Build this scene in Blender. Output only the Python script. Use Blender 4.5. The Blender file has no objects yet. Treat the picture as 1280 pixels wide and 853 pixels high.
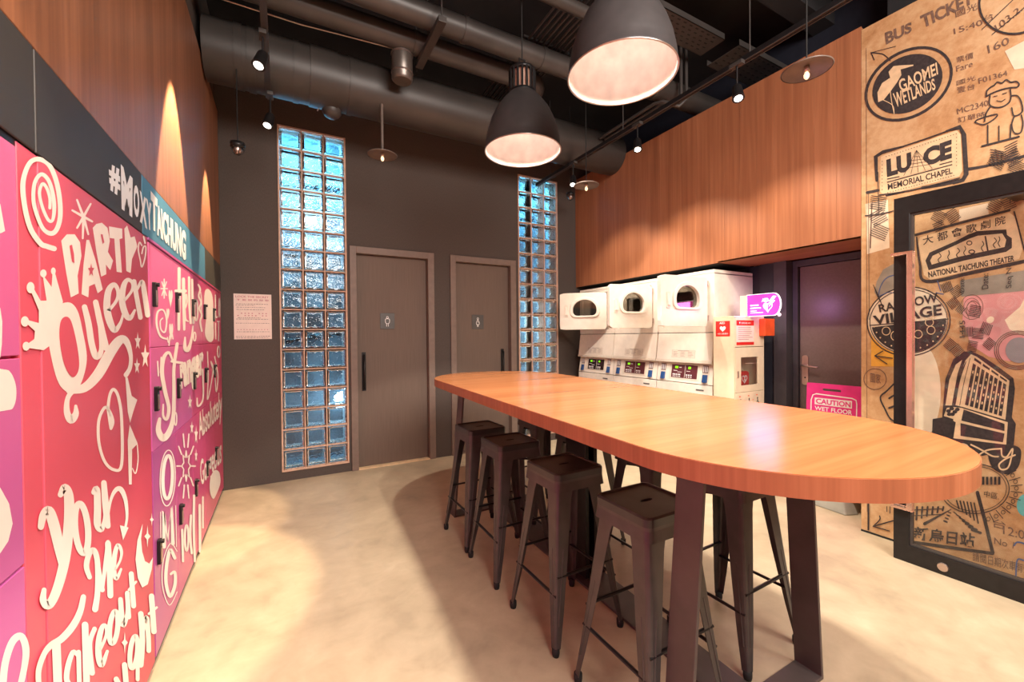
import bpy, math, random
from math import sin, cos, pi, radians, sqrt, atan2
from mathutils import Vector, Matrix
from mathutils.geometry import tessellate_polygon
random.seed(7)
SC = bpy.context.scene
COL = SC.collection
# ------------------------------------------------------------------ camera
FPX, YAW, PITCH, ROLL, CH = 520.54, 0.50357, 0.010957, -0.0089, 1.35
fw = Vector((sin(YAW)*cos(PITCH), cos(YAW)*cos(PITCH), -sin(PITCH)))
r0 = Vector((cos(YAW), -sin(YAW), 0)); u0 = r0.cross(fw)
rt = r0*cos(ROLL)+u0*sin(ROLL); up = -r0*sin(ROLL)+u0*cos(ROLL)
cam = bpy.data.cameras.new('camera'); cam.sensor_width = 36; cam.lens = FPX/1280*36; cam.clip_start = 0.02
camo = bpy.data.objects.new('camera', cam); COL.objects.link(camo)
camo.matrix_world = Matrix(((rt.x, up.x, -fw.x, 0), (rt.y, up.y, -fw.y, 0), (rt.z, up.z, -fw.z, CH), (0, 0, 0, 1)))
SC.camera = camo
SC.view_settings.view_transform = 'Standard'; SC.view_settings.look = 'None'
SC.view_settings.exposure = 0.0; SC.view_settings.gamma = 1.0
# ------------------------------------------------------------------ world and lights
w = bpy.data.worlds.new('world'); SC.world = w; w.use_nodes = True
w.node_tree.nodes['Background'].inputs[0].default_value = (0.5, 0.55, 0.65, 1)
w.node_tree.nodes['Background'].inputs[1].default_value = 0.3
def light(name, kind, loc, target, energy, color, **k):
    l = bpy.data.lights.new(name, kind); l.energy = energy; l.color = color
    for a, b in k.items(): setattr(l, a, b)
    o = bpy.data.objects.new(name, l); COL.objects.link(o); o.location = loc
    d = Vector(target)-Vector(loc); o.rotation_euler = d.to_track_quat('-Z', 'Y').to_euler()
    return o
WARM = (1.0, 0.84, 0.68); SPOTC = (1.0, 0.72, 0.46)
# third lamp of the pendant row hangs just above the frame; the other two lamps are in make_pendant
for (x, y, e) in ((1.515, 2.565, 150), (1.52, 1.585, 145), (1.52, 0.605, 120)):
    light('pendant_bulb_light', 'SPOT', (x, y, 2.905), (x, y, 0), e, (1.0, 0.91, 0.78), spot_size=radians(94), spot_blend=0.12, shadow_soft_size=0.035)
light('rear_fill_light', 'AREA', (1.3, -1.2, 3.3), (1.5, 2.6, 0.6), 240, (1.0, 0.90, 0.82), shape='RECTANGLE', size=2.4, size_y=1.6)  # soft fill added behind the camera to raise the ambient light
for (x, y, z, e, s) in ((-0.24, 2.70, 3.0, 420, 42), (-0.24, 3.75, 2.95, 240, 38), (-0.10, 0.6, 2.95, 120, 75)):
    light('track_spot_left', 'SPOT', (x, y, z), (-0.475, y, 1.9), e, SPOTC, spot_size=radians(s), spot_blend=0.25, shadow_soft_size=0.02)
for (y, e) in ((3.48, 50), (2.60, 62), (1.72, 62)):
    light('track_spot_right', 'SPOT', (2.60, y, 2.86), (3.42, y+0.02, 1.4), e, (1.0, 0.82, 0.62), spot_size=radians(92), spot_blend=0.6, shadow_soft_size=0.02)
light('laundry_fill_spot', 'SPOT', (1.95, 2.95, 3.2), (3.38, 3.15, 1.2), 150, (1.0, 0.90, 0.78), spot_size=radians(58), spot_blend=0.5, shadow_soft_size=0.03)  # unseen fill spot added to brighten the machine fronts
light('track_spot_mural', 'SPOT', (2.4, 0.6, 3.1), (3.45, 0.75, 0.9), 28, (1.0, 0.84, 0.62), spot_size=radians(85), spot_blend=0.6, shadow_soft_size=0.05)
# light wells behind the two glass block windows
for x0 in (-0.02, 2.56):
    light('light_well_tube_blue', 'AREA', (x0+0.3, 4.72, 3.5), (x0+0.3, 4.95, 1.6), 55, (0.20, 0.68, 1.0), shape='RECTANGLE', size=0.5, size_y=0.12)
    light('light_well_lamp', 'POINT', (x0+(0.30 if x0 < 1 else 0.06), 4.80, 2.58 if x0 < 1 else 1.5), (0, 0, 0), 11 if x0 < 1 else 15, (0.62, 0.86, 1.0), shadow_soft_size=0.04)
    light('light_well_low', 'POINT', (x0+0.56, 4.85, 0.7), (0, 0, 0), 4.0, (0.6, 0.82, 1.0), shadow_soft_size=0.05)

# ------------------------------------------------------------------ survey helpers: points of the photographed surfaces
def ray(x, y): return fw+rt*((x-640)/FPX)+up*((426.5-y)/FPX)
CP = Vector((0, 0, CH))
def onX(X): return lambda x, y: (lambda d: CP+d*(X/d.x))(ray(x, y))
def onY(Y): return lambda x, y: (lambda d: CP+d*(Y/d.y))(ray(x, y))
def onZ(Z): return lambda x, y: (lambda d: CP+d*((Z-CH)/d.z))(ray(x, y))

# ------------------------------------------------------------------ materials
def lin(c): return tuple(((v/255)/12.92 if v/255 <= 0.04045 else ((v/255+0.055)/1.055)**2.4) for v in c)+(1,)
MATS = {}
def nt(name, rough=0.5, metal=0.0, spec=0.5):
    m = bpy.data.materials.new(name); m.use_nodes = True
    n = m.node_tree.nodes; b = n['Principled BSDF']
    b.inputs['Roughness'].default_value = rough; b.inputs['Metallic'].default_value = metal
    b.inputs['Specular IOR Level'].default_value = spec
    MATS[name] = m
    return m, n, m.node_tree.links, b
def coords(n, l, scale=(1, 1, 1), rot=(0, 0, 0), pos=False):
    tc = n.new('ShaderNodeTexCoord'); mp = n.new('ShaderNodeMapping')
    mp.inputs['Scale'].default_value = scale; mp.inputs['Rotation'].default_value = rot
    l.new(n.new('ShaderNodeNewGeometry').outputs['Position'] if pos else tc.outputs['Object'], mp.inputs['Vector']); return mp.outputs['Vector']
def noise(n, l, vec, scale, detail=3, rough=0.5, dist=0.0):
    t = n.new('ShaderNodeTexNoise'); t.inputs['Scale'].default_value = scale; t.inputs['Detail'].default_value = detail
    t.inputs['Roughness'].default_value = rough; t.inputs['Distortion'].default_value = dist
    l.new(vec, t.inputs['Vector']); return t.outputs['Fac']
def ramp(n, l, fac, stops):
    r = n.new('ShaderNodeValToRGB'); e = r.color_ramp.elements
    while len(e) < len(stops): e.new(0.5)
    for k, (p, c) in enumerate(stops): e[k].position = p; e[k].color = lin(c)
    l.new(fac, r.inputs['Fac']); return r.outputs['Color']
def mat(name, c, rough=0.5, metal=0.0, var=0.05, scale=18, bump=0.0, spec=0.5, emit=0.0, stretch=(1, 1, 1)):
    m, n, l, b = nt(name, rough, metal, spec)
    f = noise(n, l, coords(n, l, stretch), scale)
    a = tuple(min(255, v*(1+var)) for v in c); d = tuple(v*(1-var) for v in c)
    cc = ramp(n, l, f, [(0.3, d), (0.7, a)]); l.new(cc, b.inputs['Base Color'])
    if bump:
        bp = n.new('ShaderNodeBump'); bp.inputs['Strength'].default_value = bump; bp.inputs['Distance'].default_value = 0.002
        l.new(f, bp.inputs['Height']); l.new(bp.outputs['Normal'], b.inputs['Normal'])
    if emit: l.new(cc, b.inputs['Emission Color']); b.inputs['Emission Strength'].default_value = emit
    return m
def wood(name, dark, mid, light_, axis, rough=0.45, fine=38, wide=6, bump=0.05, spec=0.4, pos=False):
    m, n, l, b = nt(name, rough, 0, spec)
    s1 = [fine]*3; s1[axis] = 1.0
    s2 = [wide]*3; s2[axis] = 0.35
    f1 = noise(n, l, coords(n, l, s1, pos=pos), 1.0, 4, 0.6, 0.3); f2 = noise(n, l, coords(n, l, s2, pos=pos), 1.0, 2, 0.5, 0.6)
    mx = n.new('ShaderNodeMix'); mx.data_type = 'FLOAT'; mx.inputs[0].default_value = 0.5
    l.new(f1, mx.inputs[2]); l.new(f2, mx.inputs[3])
    l.new(ramp(n, l, mx.outputs[0], [(0.30, dark), (0.5, mid), (0.70, light_)]), b.inputs['Base Color'])
    bp = n.new('ShaderNodeBump'); bp.inputs['Strength'].default_value = bump; bp.inputs['Distance'].default_value = 0.001
    l.new(f1, bp.inputs['Height']); l.new(bp.outputs['Normal'], b.inputs['Normal'])
    return m
M_woodL = wood('walnut_wall_veneer', (116, 76, 54), (142, 94, 67), (168, 114, 82), 2, 0.42)
M_woodR = wood('warm_wall_veneer', (136, 84, 58), (160, 103, 71), (182, 122, 86), 2, 0.45, pos=True)
M_woodS = wood('soffit_veneer', (132, 74, 50), (160, 95, 64), (185, 116, 82), 1, 0.45)
M_top = wood('table_top_veneer', (166, 100, 58), (186, 118, 72), (202, 134, 86), 0, 0.24, 26, 5, 0.02, 0.5)
M_edge = wood('table_edge_veneer', (146, 88, 58), (166, 102, 68), (184, 118, 82), 2, 0.42, 60, 9)
M_wallB = mat('dark_plaster', (84, 75, 70), 0.8, var=0.06, scale=9, bump=0.2, stretch=(22, 22, 6), spec=0.25)
M_doorB = mat('charcoal_ribbed_laminate', (110, 94, 84), 0.6, var=0.06, scale=8, bump=0.2, stretch=(30, 30, 0.4), spec=0.3)
M_frame = mat('taupe_door_frame', (122, 104, 94), 0.55, var=0.04)
M_ceil = mat('black_ceiling_paint', (34, 33, 35), 0.9, var=0.2, scale=3)
M_duct = mat('dark_painted_duct', (62, 57, 54), 0.45, 0.1, var=0.08, scale=4, bump=0.05)
M_pipe2 = mat('dark_grey_pipe', (70, 66, 64), 0.42, 0.15, var=0.08, scale=5)
M_blackm = mat('black_powder_coat', (34, 32, 33), 0.35, 0.3, var=0.12, scale=30)
M_stool = mat('gunmetal_stool_paint', (78, 73, 71), 0.36, 0.3, var=0.07, scale=14)
M_seat = mat('black_seat_steel', (58, 56, 56), 0.3, 0.2, var=0.10, scale=16)
M_tabm = mat('dark_bronze_steel', (84, 74, 72), 0.45, 0.2, var=0.07, scale=9)
M_rubber = mat('black_rubber', (26, 26, 26), 0.8)
M_navy = mat('dark_navy_laminate', (40, 42, 52), 0.4, var=0.06)
M_col = mat('charcoal_column_paint', (66, 62, 66), 0.5, var=0.05)
M_door3 = mat('brown_grey_door_paint', (108, 93, 89), 0.33, var=0.04, bump=0.05, scale=60)
M_white = mat('white_enamel', (236, 226, 214), 0.32, var=0.02)
M_white2 = mat('cream_enamel', (226, 214, 200), 0.36, var=0.02)
M_grey = mat('grey_seam_plinth', (96, 90, 88), 0.6)  # plain grey for seams, grips and plinths
M_cabw = mat('cream_cabinet_paint', (232, 214, 184), 0.42, var=0.02)
M_ink = mat('charcoal_print', (52, 44, 44), 0.7, var=0.22, scale=60)
M_inkb = mat('faded_brown_print', (112, 86, 72), 0.7, var=0.15, scale=60)
M_inkblue = mat('blue_pen_print', (70, 92, 140), 0.7)
M_cream = mat('kraft_cream_print', (222, 190, 150), 0.7, var=0.06, scale=20)
M_creamw = mat('pale_paper_print', (228, 208, 180), 0.7, var=0.05, scale=12)
M_pinkp = mat('faded_pink_print', (214, 150, 148), 0.7, var=0.10, scale=6)
M_greyp = mat('grey_paper_strip', (150, 140, 126), 0.7, var=0.06)
M_yellow = mat('ochre_tape_print', (226, 164, 62), 0.7, var=0.06)
M_teal = mat('teal_sticker_print', (96, 170, 170), 0.6)
M_purple = mat('purple_print', (94, 60, 70), 0.7, var=0.1)
M_lett = mat('cream_lettering', (252, 242, 234), 0.5, var=0.01)
M_lettw = mat('white_lettering', (240, 240, 240), 0.45, var=0.01)
M_red = mat('red_print', (214, 44, 40), 0.45, var=0.03)
M_orange = mat('orange_plastic', (236, 92, 40), 0.4, var=0.04)
M_pinks = mat('magenta_plastic', (226, 56, 140), 0.4, var=0.03)
M_chrome = mat('brushed_metal', (200, 180, 172), 0.28, 0.9, var=0.04)
M_copper = mat('copper_pull', (244, 204, 184), 0.22, 0.85, var=0.02)
M_maroon = mat('maroon_display_panel', (92, 44, 50), 0.3, var=0.05)
M_blackpanel = mat('black_gloss_display', (44, 30, 34), 0.2, var=0.05)
M_green = mat('green_lit_digits', (120, 220, 20), 0.4, emit=1.2)
M_bluep = mat('blue_coin_cup', (36, 74, 130), 0.4)
M_paper = mat('notice_paper', (236, 216, 206), 0.7, var=0.02)
M_pinktext = mat('dusty_pink_ink', (190, 110, 124), 0.7)
M_greytext = mat('grey_ink', (150, 134, 130), 0.7)
M_enam = mat('grey_enamel_dish', (110, 98, 90), 0.4, 0.1, var=0.08)
M_grout = mat('tan_block_mortar', (206, 170, 146), 0.7, var=0.06)
M_well = mat('light_well_render', (112, 134, 146), 0.8, var=0.35, scale=4, bump=0.5)
M_stone = mat('grey_base_plastic', (150, 148, 138), 0.6, var=0.12, scale=6)
M_darkint = mat('dryer_drum_steel', (120, 112, 106), 0.35, 0.7)
M_signw = mat('sign_white_lit', (255, 244, 255), 0.4, emit=1.4)
M_lamp = mat('lamp_lens_lit', (255, 240, 228), 0.4, emit=6)
M_bulb = mat('clear_bulb_lit', (255, 214, 170), 0.3, emit=1.6)
M_shadein = mat('white_shade_lining', (238, 230, 222), 0.55, var=0.05, scale=14)
M_shade = mat('charcoal_shade_enamel', (70, 66, 66), 0.38, 0.1, var=0.05)

def m_floor():
    m, n, l, b = nt('polished_concrete', 0.4, 0, 0.35)
    v = coords(n, l)
    f1 = noise(n, l, v, 1.1, 6, 0.62, 0.8); f2 = noise(n, l, v, 7, 5, 0.6, 0.4); f3 = noise(n, l, v, 90, 2)
    mx = n.new('ShaderNodeMix'); mx.data_type = 'FLOAT'; mx.inputs[0].default_value = 0.38; l.new(f1, mx.inputs[2]); l.new(f2, mx.inputs[3])
    c = ramp(n, l, mx.outputs[0], [(0.34, (162, 146, 122)), (0.44, (178, 160, 133)), (0.55, (190, 172, 144)), (0.66, (202, 186, 158))])
    l.new(c, b.inputs['Base Color'])
    rr = n.new('ShaderNodeMapRange'); rr.inputs['To Min'].default_value = 0.26; rr.inputs['To Max'].default_value = 0.55
    l.new(f2, rr.inputs['Value']); l.new(rr.outputs[0], b.inputs['Roughness'])
    bp = n.new('ShaderNodeBump'); bp.inputs['Strength'].default_value = 0.06; bp.inputs['Distance'].default_value = 0.002
    l.new(f3, bp.inputs['Height']); l.new(bp.outputs['Normal'], b.inputs['Normal'])
    return m
M_floor = m_floor()
def m_grad(name, stops, lo, hi, rough=0.35, axis=2):
    m, n, l, b = nt(name, rough, 0, 0.4)
    tc = n.new('ShaderNodeTexCoord'); sp = n.new('ShaderNodeSeparateXYZ'); l.new(tc.outputs['Object'], sp.inputs[0])
    mr = n.new('ShaderNodeMapRange'); mr.inputs['From Min'].default_value = lo; mr.inputs['From Max'].default_value = hi
    l.new(sp.outputs[axis], mr.inputs['Value']); l.new(ramp(n, l, mr.outputs[0], stops), b.inputs['Base Color'])
    return m
# the lockers are printed with colour gradients that run along the bank
M_lockA = m_grad('locker_print_pink_to_rose', [(0, (176, 84, 150)), (0.25, (206, 84, 150)), (0.6, (222, 84, 138)), (1, (226, 84, 124))], 0.0, 2.2, 0.28, 1)
M_lockB = m_grad('locker_print_coral', [(0, (236, 96, 118)), (1, (196, 66, 92))], 0.0, 0.95, 0.38, 1)
M_lockC = m_grad('locker_print_violet_pink', [(0, (206, 110, 170)), (0.5, (206, 100, 170)), (1, (238, 110, 160))], 0.1, 1.75, 0.35)
M_band = mat('black_laminate_band', (60, 58, 58), 0.55, var=0.08, scale=3)
M_band_refl = mat('band_blue_reflection', (74, 132, 160), 0.5, var=0.05, scale=3)  # laminate panel with blue reflected light painted into its colour
M_bandg = mat('olive_grey_laminate_band', (76, 74, 66), 0.35, var=0.1, scale=3)

def m_kraft():
    m, n, l, b = nt('kraft_collage_print', 0.6, 0, 0.3)
    v = coords(n, l)
    f1 = noise(n, l, v, 2.2, 6, 0.65, 1.0); f2 = noise(n, l, v, 26, 4, 0.7)
    mx = n.new('ShaderNodeMix'); mx.data_type = 'FLOAT'; mx.inputs[0].default_value = 0.35; l.new(f1, mx.inputs[2]); l.new(f2, mx.inputs[3])
    l.new(ramp(n, l, mx.outputs[0], [(0.33, (168, 120, 78)), (0.47, (192, 148, 104)), (0.58, (206, 168, 126)), (0.72, (216, 186, 146))]), b.inputs['Base Color'])
    return m
M_kraft = m_kraft()
def m_glassblock():
    m, n, l, b = nt('rippled_block_glass', 0.04, 0, 0.5)
    b.inputs['Base Color'].default_value = (0.86, 0.95, 0.98, 1)
    b.inputs['Transmission Weight'].default_value = 1.0; b.inputs['IOR'].default_value = 1.45
    v = coords(n, l)
    f = noise(n, l, v, 22, 1, 0.4, 1.5)
    bp = n.new('ShaderNodeBump'); bp.inputs['Strength'].default_value = 0.7; bp.inputs['Distance'].default_value = 0.008
    l.new(f, bp.inputs['Height']); l.new(bp.outputs['Normal'], b.inputs['Normal'])
    return m
M_block = m_glassblock()
def m_rim():
    m, n, l, b = nt('frosted_block_side_wall')
    t = n.new('ShaderNodeBsdfTranslucent'); t.inputs[0].default_value = (0.80, 0.93, 0.97, 1)
    d = n.new('ShaderNodeBsdfDiffuse'); d.inputs[0].default_value = (0.55, 0.66, 0.70, 1)
    ms = n.new('ShaderNodeMixShader'); ms.inputs[0].default_value = 0.3
    l.new(t.outputs[0], ms.inputs[1]); l.new(d.outputs[0], ms.inputs[2]); l.new(ms.outputs[0], n['Material Output'].inputs['Surface'])
    return m
M_rim = m_rim()
def m_clear(name, tint=(0.99, 1, 1, 1), refl=0.09):
    m, n, l, b = nt(name)
    t = n.new('ShaderNodeBsdfTransparent'); t.inputs[0].default_value = tint
    g = n.new('ShaderNodeBsdfGlossy'); g.inputs['Roughness'].default_value = 0.02
    lw = n.new('ShaderNodeLayerWeight'); lw.inputs['Blend'].default_value = 0.25
    mu = n.new('ShaderNodeMath'); mu.operation = 'MULTIPLY_ADD'; mu.inputs[1].default_value = 0.4; mu.inputs[2].default_value = refl*0.3
    l.new(lw.outputs['Fresnel'], mu.inputs[0])
    ms = n.new('ShaderNodeMixShader'); l.new(mu.outputs[0], ms.inputs[0]); l.new(t.outputs[0], ms.inputs[1]); l.new(g.outputs[0], ms.inputs[2])
    l.new(ms.outputs[0], n['Material Output'].inputs['Surface'])
    return m
M_glass = m_clear('clear_pane_glass'); M_porth = m_clear('smoked_porthole_glass', (0.55, 0.54, 0.50, 1), 0.3)
def m_sign():
    m, n, l, b = nt('magenta_lit_acrylic', 0.2)
    v = coords(n, l); f = noise(n, l, v, 3, 1)
    c = ramp(n, l, f, [(0.3, (232, 36, 150)), (0.7, (240, 78, 190))]); l.new(c, b.inputs['Base Color']); l.new(c, b.inputs['Emission Color'])
    b.inputs['Emission Strength'].default_value = 0.9
    return m
M_sign = m_sign()

# ------------------------------------------------------------------ object helpers
ORG = {}
def thing(name, label, cat, loc=(0, 0, 0), group=None):
    o = bpy.data.objects.new(name, None); COL.objects.link(o); o.location = loc; o.empty_display_size = 0.1
    o['label'] = label; o['category'] = cat
    if group: o['group'] = group
    ORG[o.name] = Vector(loc); return o
def tag(o, label, cat, group=None):
    o['label'] = label; o['category'] = cat
    if group: o['group'] = group
    return o
def struct(o): o['kind'] = 'structure'; return o
class MB:
    def __init__(s): s.v = []; s.f = []; s.sm = []
    def add(s, vs, fs, smooth=False):
        b = len(s.v); s.v += [Vector(p) for p in vs]
        for f in fs: s.f.append(tuple(i+b for i in f)); s.sm.append(smooth)
        return s
    def box(s, x0, x1, y0, y1, z0, z1):
        x0, x1 = min(x0, x1), max(x0, x1); y0, y1 = min(y0, y1), max(y0, y1); z0, z1 = min(z0, z1), max(z0, z1)
        return s.add([(x0, y0, z0), (x1, y0, z0), (x1, y1, z0), (x0, y1, z0), (x0, y0, z1), (x1, y0, z1), (x1, y1, z1), (x0, y1, z1)],
                     [(0, 3, 2, 1), (4, 5, 6, 7), (0, 1, 5, 4), (1, 2, 6, 5), (2, 3, 7, 6), (3, 0, 4, 7)])
    def hexa(s, p): return s.add(p, [(0, 3, 2, 1), (4, 5, 6, 7), (0, 1, 5, 4), (1, 2, 6, 5), (2, 3, 7, 6), (3, 0, 4, 7)])
    def prism(s, poly, frame, d0, d1, smooth=False):   # poly in (a,b), frame(a,b,d) -> world
        n = len(poly); vs = [frame(a, b, d0) for a, b in poly]+[frame(a, b, d1) for a, b in poly]
        tri = tessellate_polygon([[Vector((a, b, 0)) for a, b in poly]])
        s.add(vs, [tuple(t) for t in tri]+[tuple(i+n for i in t)[::-1] for t in tri])
        base = len(s.v)-2*n
        for i in range(n):
            j = (i+1) % n; s.f.append((base+i, base+j, base+j+n, base+i+n)); s.sm.append(smooth)
        return s
    def ringprism(s, outer, inner, frame, d0, d1, smooth=False):   # frame with a hole, both loops the same length
        n = len(outer)
        vs = [frame(a, b, d) for d in (d0, d1) for lp in (outer, inner) for a, b in lp]; fs = []; so = []
        for i in range(n):
            j = (i+1) % n
            fs += [(i, j, n+j, n+i), (2*n+i, 3*n+i, 3*n+j, 2*n+j), (i, 2*n+i, 2*n+j, j), (n+i, n+j, 3*n+j, 3*n+i)]
        return s.add(vs, fs, smooth)
    def tube(s, pts, r, seg=10, cap=True, smooth=True, squash=1.0):
        pts = [Vector(p) for p in pts]; n = len(pts); rs = r if isinstance(r, (list, tuple)) else [r]*n
        vs = []; prev = None
        for i, p in enumerate(pts):
            t = (pts[min(i+1, n-1)]-pts[max(i-1, 0)]).normalized()
            if prev is None:
                a = Vector((0, 0, 1)) if abs(t.z) < 0.9 else Vector((1, 0, 0)); prev = t.cross(a).normalized()
            prev = (prev-t*prev.dot(t)).normalized(); q = t.cross(prev)
            for k in range(seg):
                an = 2*pi*k/seg; vs.append(p+prev*cos(an)*rs[i]+q*sin(an)*rs[i]*squash)
        fs = [(i*seg+k, i*seg+(k+1) % seg, (i+1)*seg+(k+1) % seg, (i+1)*seg+k) for i in range(n-1) for k in range(seg)]
        s.add(vs, fs, smooth)
        if cap: s.add(vs[:seg], [tuple(range(seg))[::-1]]); s.add(vs[-seg:], [tuple(range(seg))])
        return s
    def lathe(s, c, prof, seg=32, axis=2, smooth=True, close=False):   # prof: (radius, height)
        vs = []
        for r, h in prof:
            for k in range(seg):
                an = 2*pi*k/seg; p = [cos(an)*r, sin(an)*r]; p.insert(axis, h); vs.append(Vector(c)+Vector(p))
        fs = [(i*seg+k, i*seg+(k+1) % seg, (i+1)*seg+(k+1) % seg, (i+1)*seg+k) for i in range(len(prof)-1) for k in range(seg)]
        return s.add(vs, fs, smooth)
    def disc(s, c, r, seg=24, axis=2):
        vs = []
        for k in range(seg):
            an = 2*pi*k/seg; p = [cos(an)*r, sin(an)*r]; p.insert(axis, 0); vs.append(Vector(c)+Vector(p))
        return s.add(vs, [tuple(range(seg))])
    def build(s, name, m, parent=None, bevel=0.0, kind=None, label=None, seg=2):
        org = ORG[parent.name] if parent else Vector((0, 0, 0))
        me = bpy.data.meshes.new(name); me.from_pydata([v-org for v in s.v], [], s.f); me.update()
        me.polygons.foreach_set('use_smooth', s.sm)
        me.materials.append(m)
        o = bpy.data.objects.new(name, me); COL.objects.link(o)
        if parent: o.parent = parent
        ORG[o.name] = org
        if bevel:
            b = o.modifiers.new('bevel', 'BEVEL'); b.width = bevel; b.segments = seg; b.limit_method = 'ANGLE'; b.angle_limit = radians(40)
        if kind: o['kind'] = kind
        if label: o['label'] = label
        return o
def B(name, m, parent, *bx, bevel=0.0, label=None):
    mb = MB()
    for b in bx: mb.box(*b)
    return mb.build(name, m, parent, bevel, label=label)
def copy_tree(o, parent=None):
    c = o.copy(); COL.objects.link(c)
    if parent: c.parent = parent
    for ch in [x for x in SC.objects if x.parent == o]: copy_tree(ch, c)
    return c
def rrect(a0, a1, b0, b1, r, n=5):
    p = []
    for cx, cy, s in ((a1-r, b1-r, 0), (a0+r, b1-r, 1), (a0+r, b0+r, 2), (a1-r, b0+r, 3)):
        for k in range(n+1):
            an = pi/2*(s+k/n); p.append((cx+r*cos(an), cy+r*sin(an)))
    return p
# --- flat print in photo survey coordinates, laid on its own wall plane
def smooth_line(pts, n=7, closed=False):
    if len(pts) < 3: return pts
    P = ([pts[-1]]+pts+[pts[0], pts[1]]) if closed else ([pts[0]]+pts+[pts[-1]])
    out = []
    for i in range(1, len(P)-2):
        for k in range(n):
            t = k/n; q = []
            for d in range(len(pts[0])):
                a, b, c, e = P[i-1][d], P[i][d], P[i+1][d], P[i+2][d]
                q.append(0.5*(2*b+(c-a)*t+(2*a-5*b+4*c-e)*t*t+(3*b-a-3*c+e)*t**3))
            out.append(tuple(q))
    if not closed: out.append(pts[-1])
    return out
TXT = {}
def textmesh(s, bold=0.0):
    k = (s, bold)
    if k not in TXT:
        cu = bpy.data.curves.new('t', 'FONT'); cu.body = s; cu.offset = bold; cu.resolution_u = 3
        o = bpy.data.objects.new('t', cu); COL.objects.link(o)
        dg = bpy.context.evaluated_depsgraph_get(); me = o.evaluated_get(dg).to_mesh()
        vs = [(v.co.x, v.co.y) for v in me.vertices]; fs = [tuple(p.vertices) for p in me.polygons]
        o.evaluated_get(dg).to_mesh_clear(); bpy.data.objects.remove(o); bpy.data.curves.remove(cu)
        xs = [v[0] for v in vs]; ys = [v[1] for v in vs]
        a, b, c, d = min(xs), max(xs), min(ys), max(ys)
        TXT[k] = ([((x-a)/(b-a or 1), (y-c)/(d-c or 1)) for x, y in vs], fs)
    return TXT[k]
class Print:
    """flat print; f maps survey (x, y) to the wall, off is the tiny lift of the ink layer along nrm"""
    def __init__(s, f, nrm, off): s.f = f; s.n = Vector(nrm); s.o = off; s.mb = MB(); s.k = 0
    def put(s, pts, fs):
        s.k += 1; o = s.n*(s.o+s.k*0.000012)
        s.mb.add([s.f(x, y)+o for x, y in pts], fs); return s
    def P(s, *pts, smooth=False):
        pts = list(pts)
        if smooth: pts = smooth_line(pts, 5, True)
        tri = tessellate_polygon([[Vector((a, b, 0)) for a, b in pts]]); return s.put(pts, [tuple(t) for t in tri])
    def S(s, pts, wd, closed=False, smooth=True, taper=False):
        q = [tuple(p[:2]) for p in pts]; ws = wd if isinstance(wd, list) else [wd]*len(q)
        pw = [(a, b, c) for (a, b), c in zip(q, ws)]
        if smooth and len(pw) > 2: pw = smooth_line(pw, 6, closed)
        n = len(pw); vs = []; fs = []
        for i, (x, y, c) in enumerate(pw):
            a = pw[(i-1) % n] if closed else pw[max(i-1, 0)]; b = pw[(i+1) % n] if closed else pw[min(i+1, n-1)]
            dx, dy = b[0]-a[0], b[1]-a[1]; L = math.hypot(dx, dy) or 1; nx, ny = -dy/L*c/2, dx/L*c/2
            vs += [(x+nx, y+ny), (x-nx, y-ny)]
        for i in range(n if closed else n-1):
            j = (i+1) % n; fs.append((2*i, 2*i+1, 2*j+1, 2*j))
        s.put(vs, fs)
        if not closed:
            for x, y, c in (pw[0], pw[-1]):
                if c > 1.2: s.put([(x+cos(2*pi*k/12)*c/2, y+sin(2*pi*k/12)*c/2) for k in range(12)], [tuple(range(12))])
        return s
    def E(s, cx, cy, rx, ry, rot=0, wd=None, a0=0, a1=360, n=40):
        rr = radians(rot); pts = []
        for k in range(n+(0 if a1-a0 == 360 else 1)):
            a = radians(a0+(a1-a0)*k/n); x, y = rx*cos(a), ry*sin(a); pts.append((cx+x*cos(rr)-y*sin(rr), cy+x*sin(rr)+y*cos(rr)))
        if wd is None: return s.put(pts, [tuple(range(len(pts)))])
        return s.S(pts, wd, closed=(a1-a0 == 360), smooth=False)
    def T(s, txt, tl, tr, br, bl, bold=0.0):
        uv, fs = textmesh(txt, bold)
        q = [tuple((bl[d]*(1-u)+br[d]*u)*(1-v)+(tl[d]*(1-u)+tr[d]*u)*v for d in (0, 1)) for u, v in uv]
        return s.put(q, fs)
    def star(s, cx, cy, rx, ry, n=5, inner=0.42, rot=-90):
        return s.P(*[(cx+cos(radians(rot+180*k/n))*rx*(1 if k % 2 == 0 else inner), cy+sin(radians(rot+180*k/n))*ry*(1 if k % 2 == 0 else inner)) for k in range(2*n)])
    def build(s, name, m, parent, label=None): return s.mb.build(name, m, parent, label=label)

# ================================================================== STRUCTURE
XL, YB, XR = -0.475, 4.475, 3.45
struct(MB().box(-0.7, 4.2, -3.2, 5.2, -0.1, 0).build('floor', M_floor))
struct(MB().box(-0.7, 4.2, -3.2, 5.2, 4.1, 4.2).build('ceiling', M_ceil))
struct(MB().box(-0.7, XL-0.03, -3.2, YB, 0, 4.1).build('wall_left', M_wallB))
struct(MB().box(-0.7, 4.2, -3.2, -3.1, 0, 4.1).build('wall_front', mat('pale_grey_plaster', (170, 160, 150), 0.8)))
# back wall with openings for two windows and two doors
ops = [(-0.02, 0.575, 0.09, 3.35), (0.60, 1.48, 0, 2.28), (1.67, 2.52, 0, 2.28), (2.56, 3.15, 0.09, 3.35)]
wb = MB(); x = -0.7
for a, b, z0, z1 in ops:
    wb.box(x, a, YB, YB+0.12, 0, 4.1)
    if z0 > 0: wb.box(a, b, YB, YB+0.12, 0, z0)
    wb.box(a, b, YB, YB+0.12, z1, 4.1); x = b
wb.box(x, 4.2, YB, YB+0.12, 0, 4.1)
struct(wb.build('wall_back', M_wallB))
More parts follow.
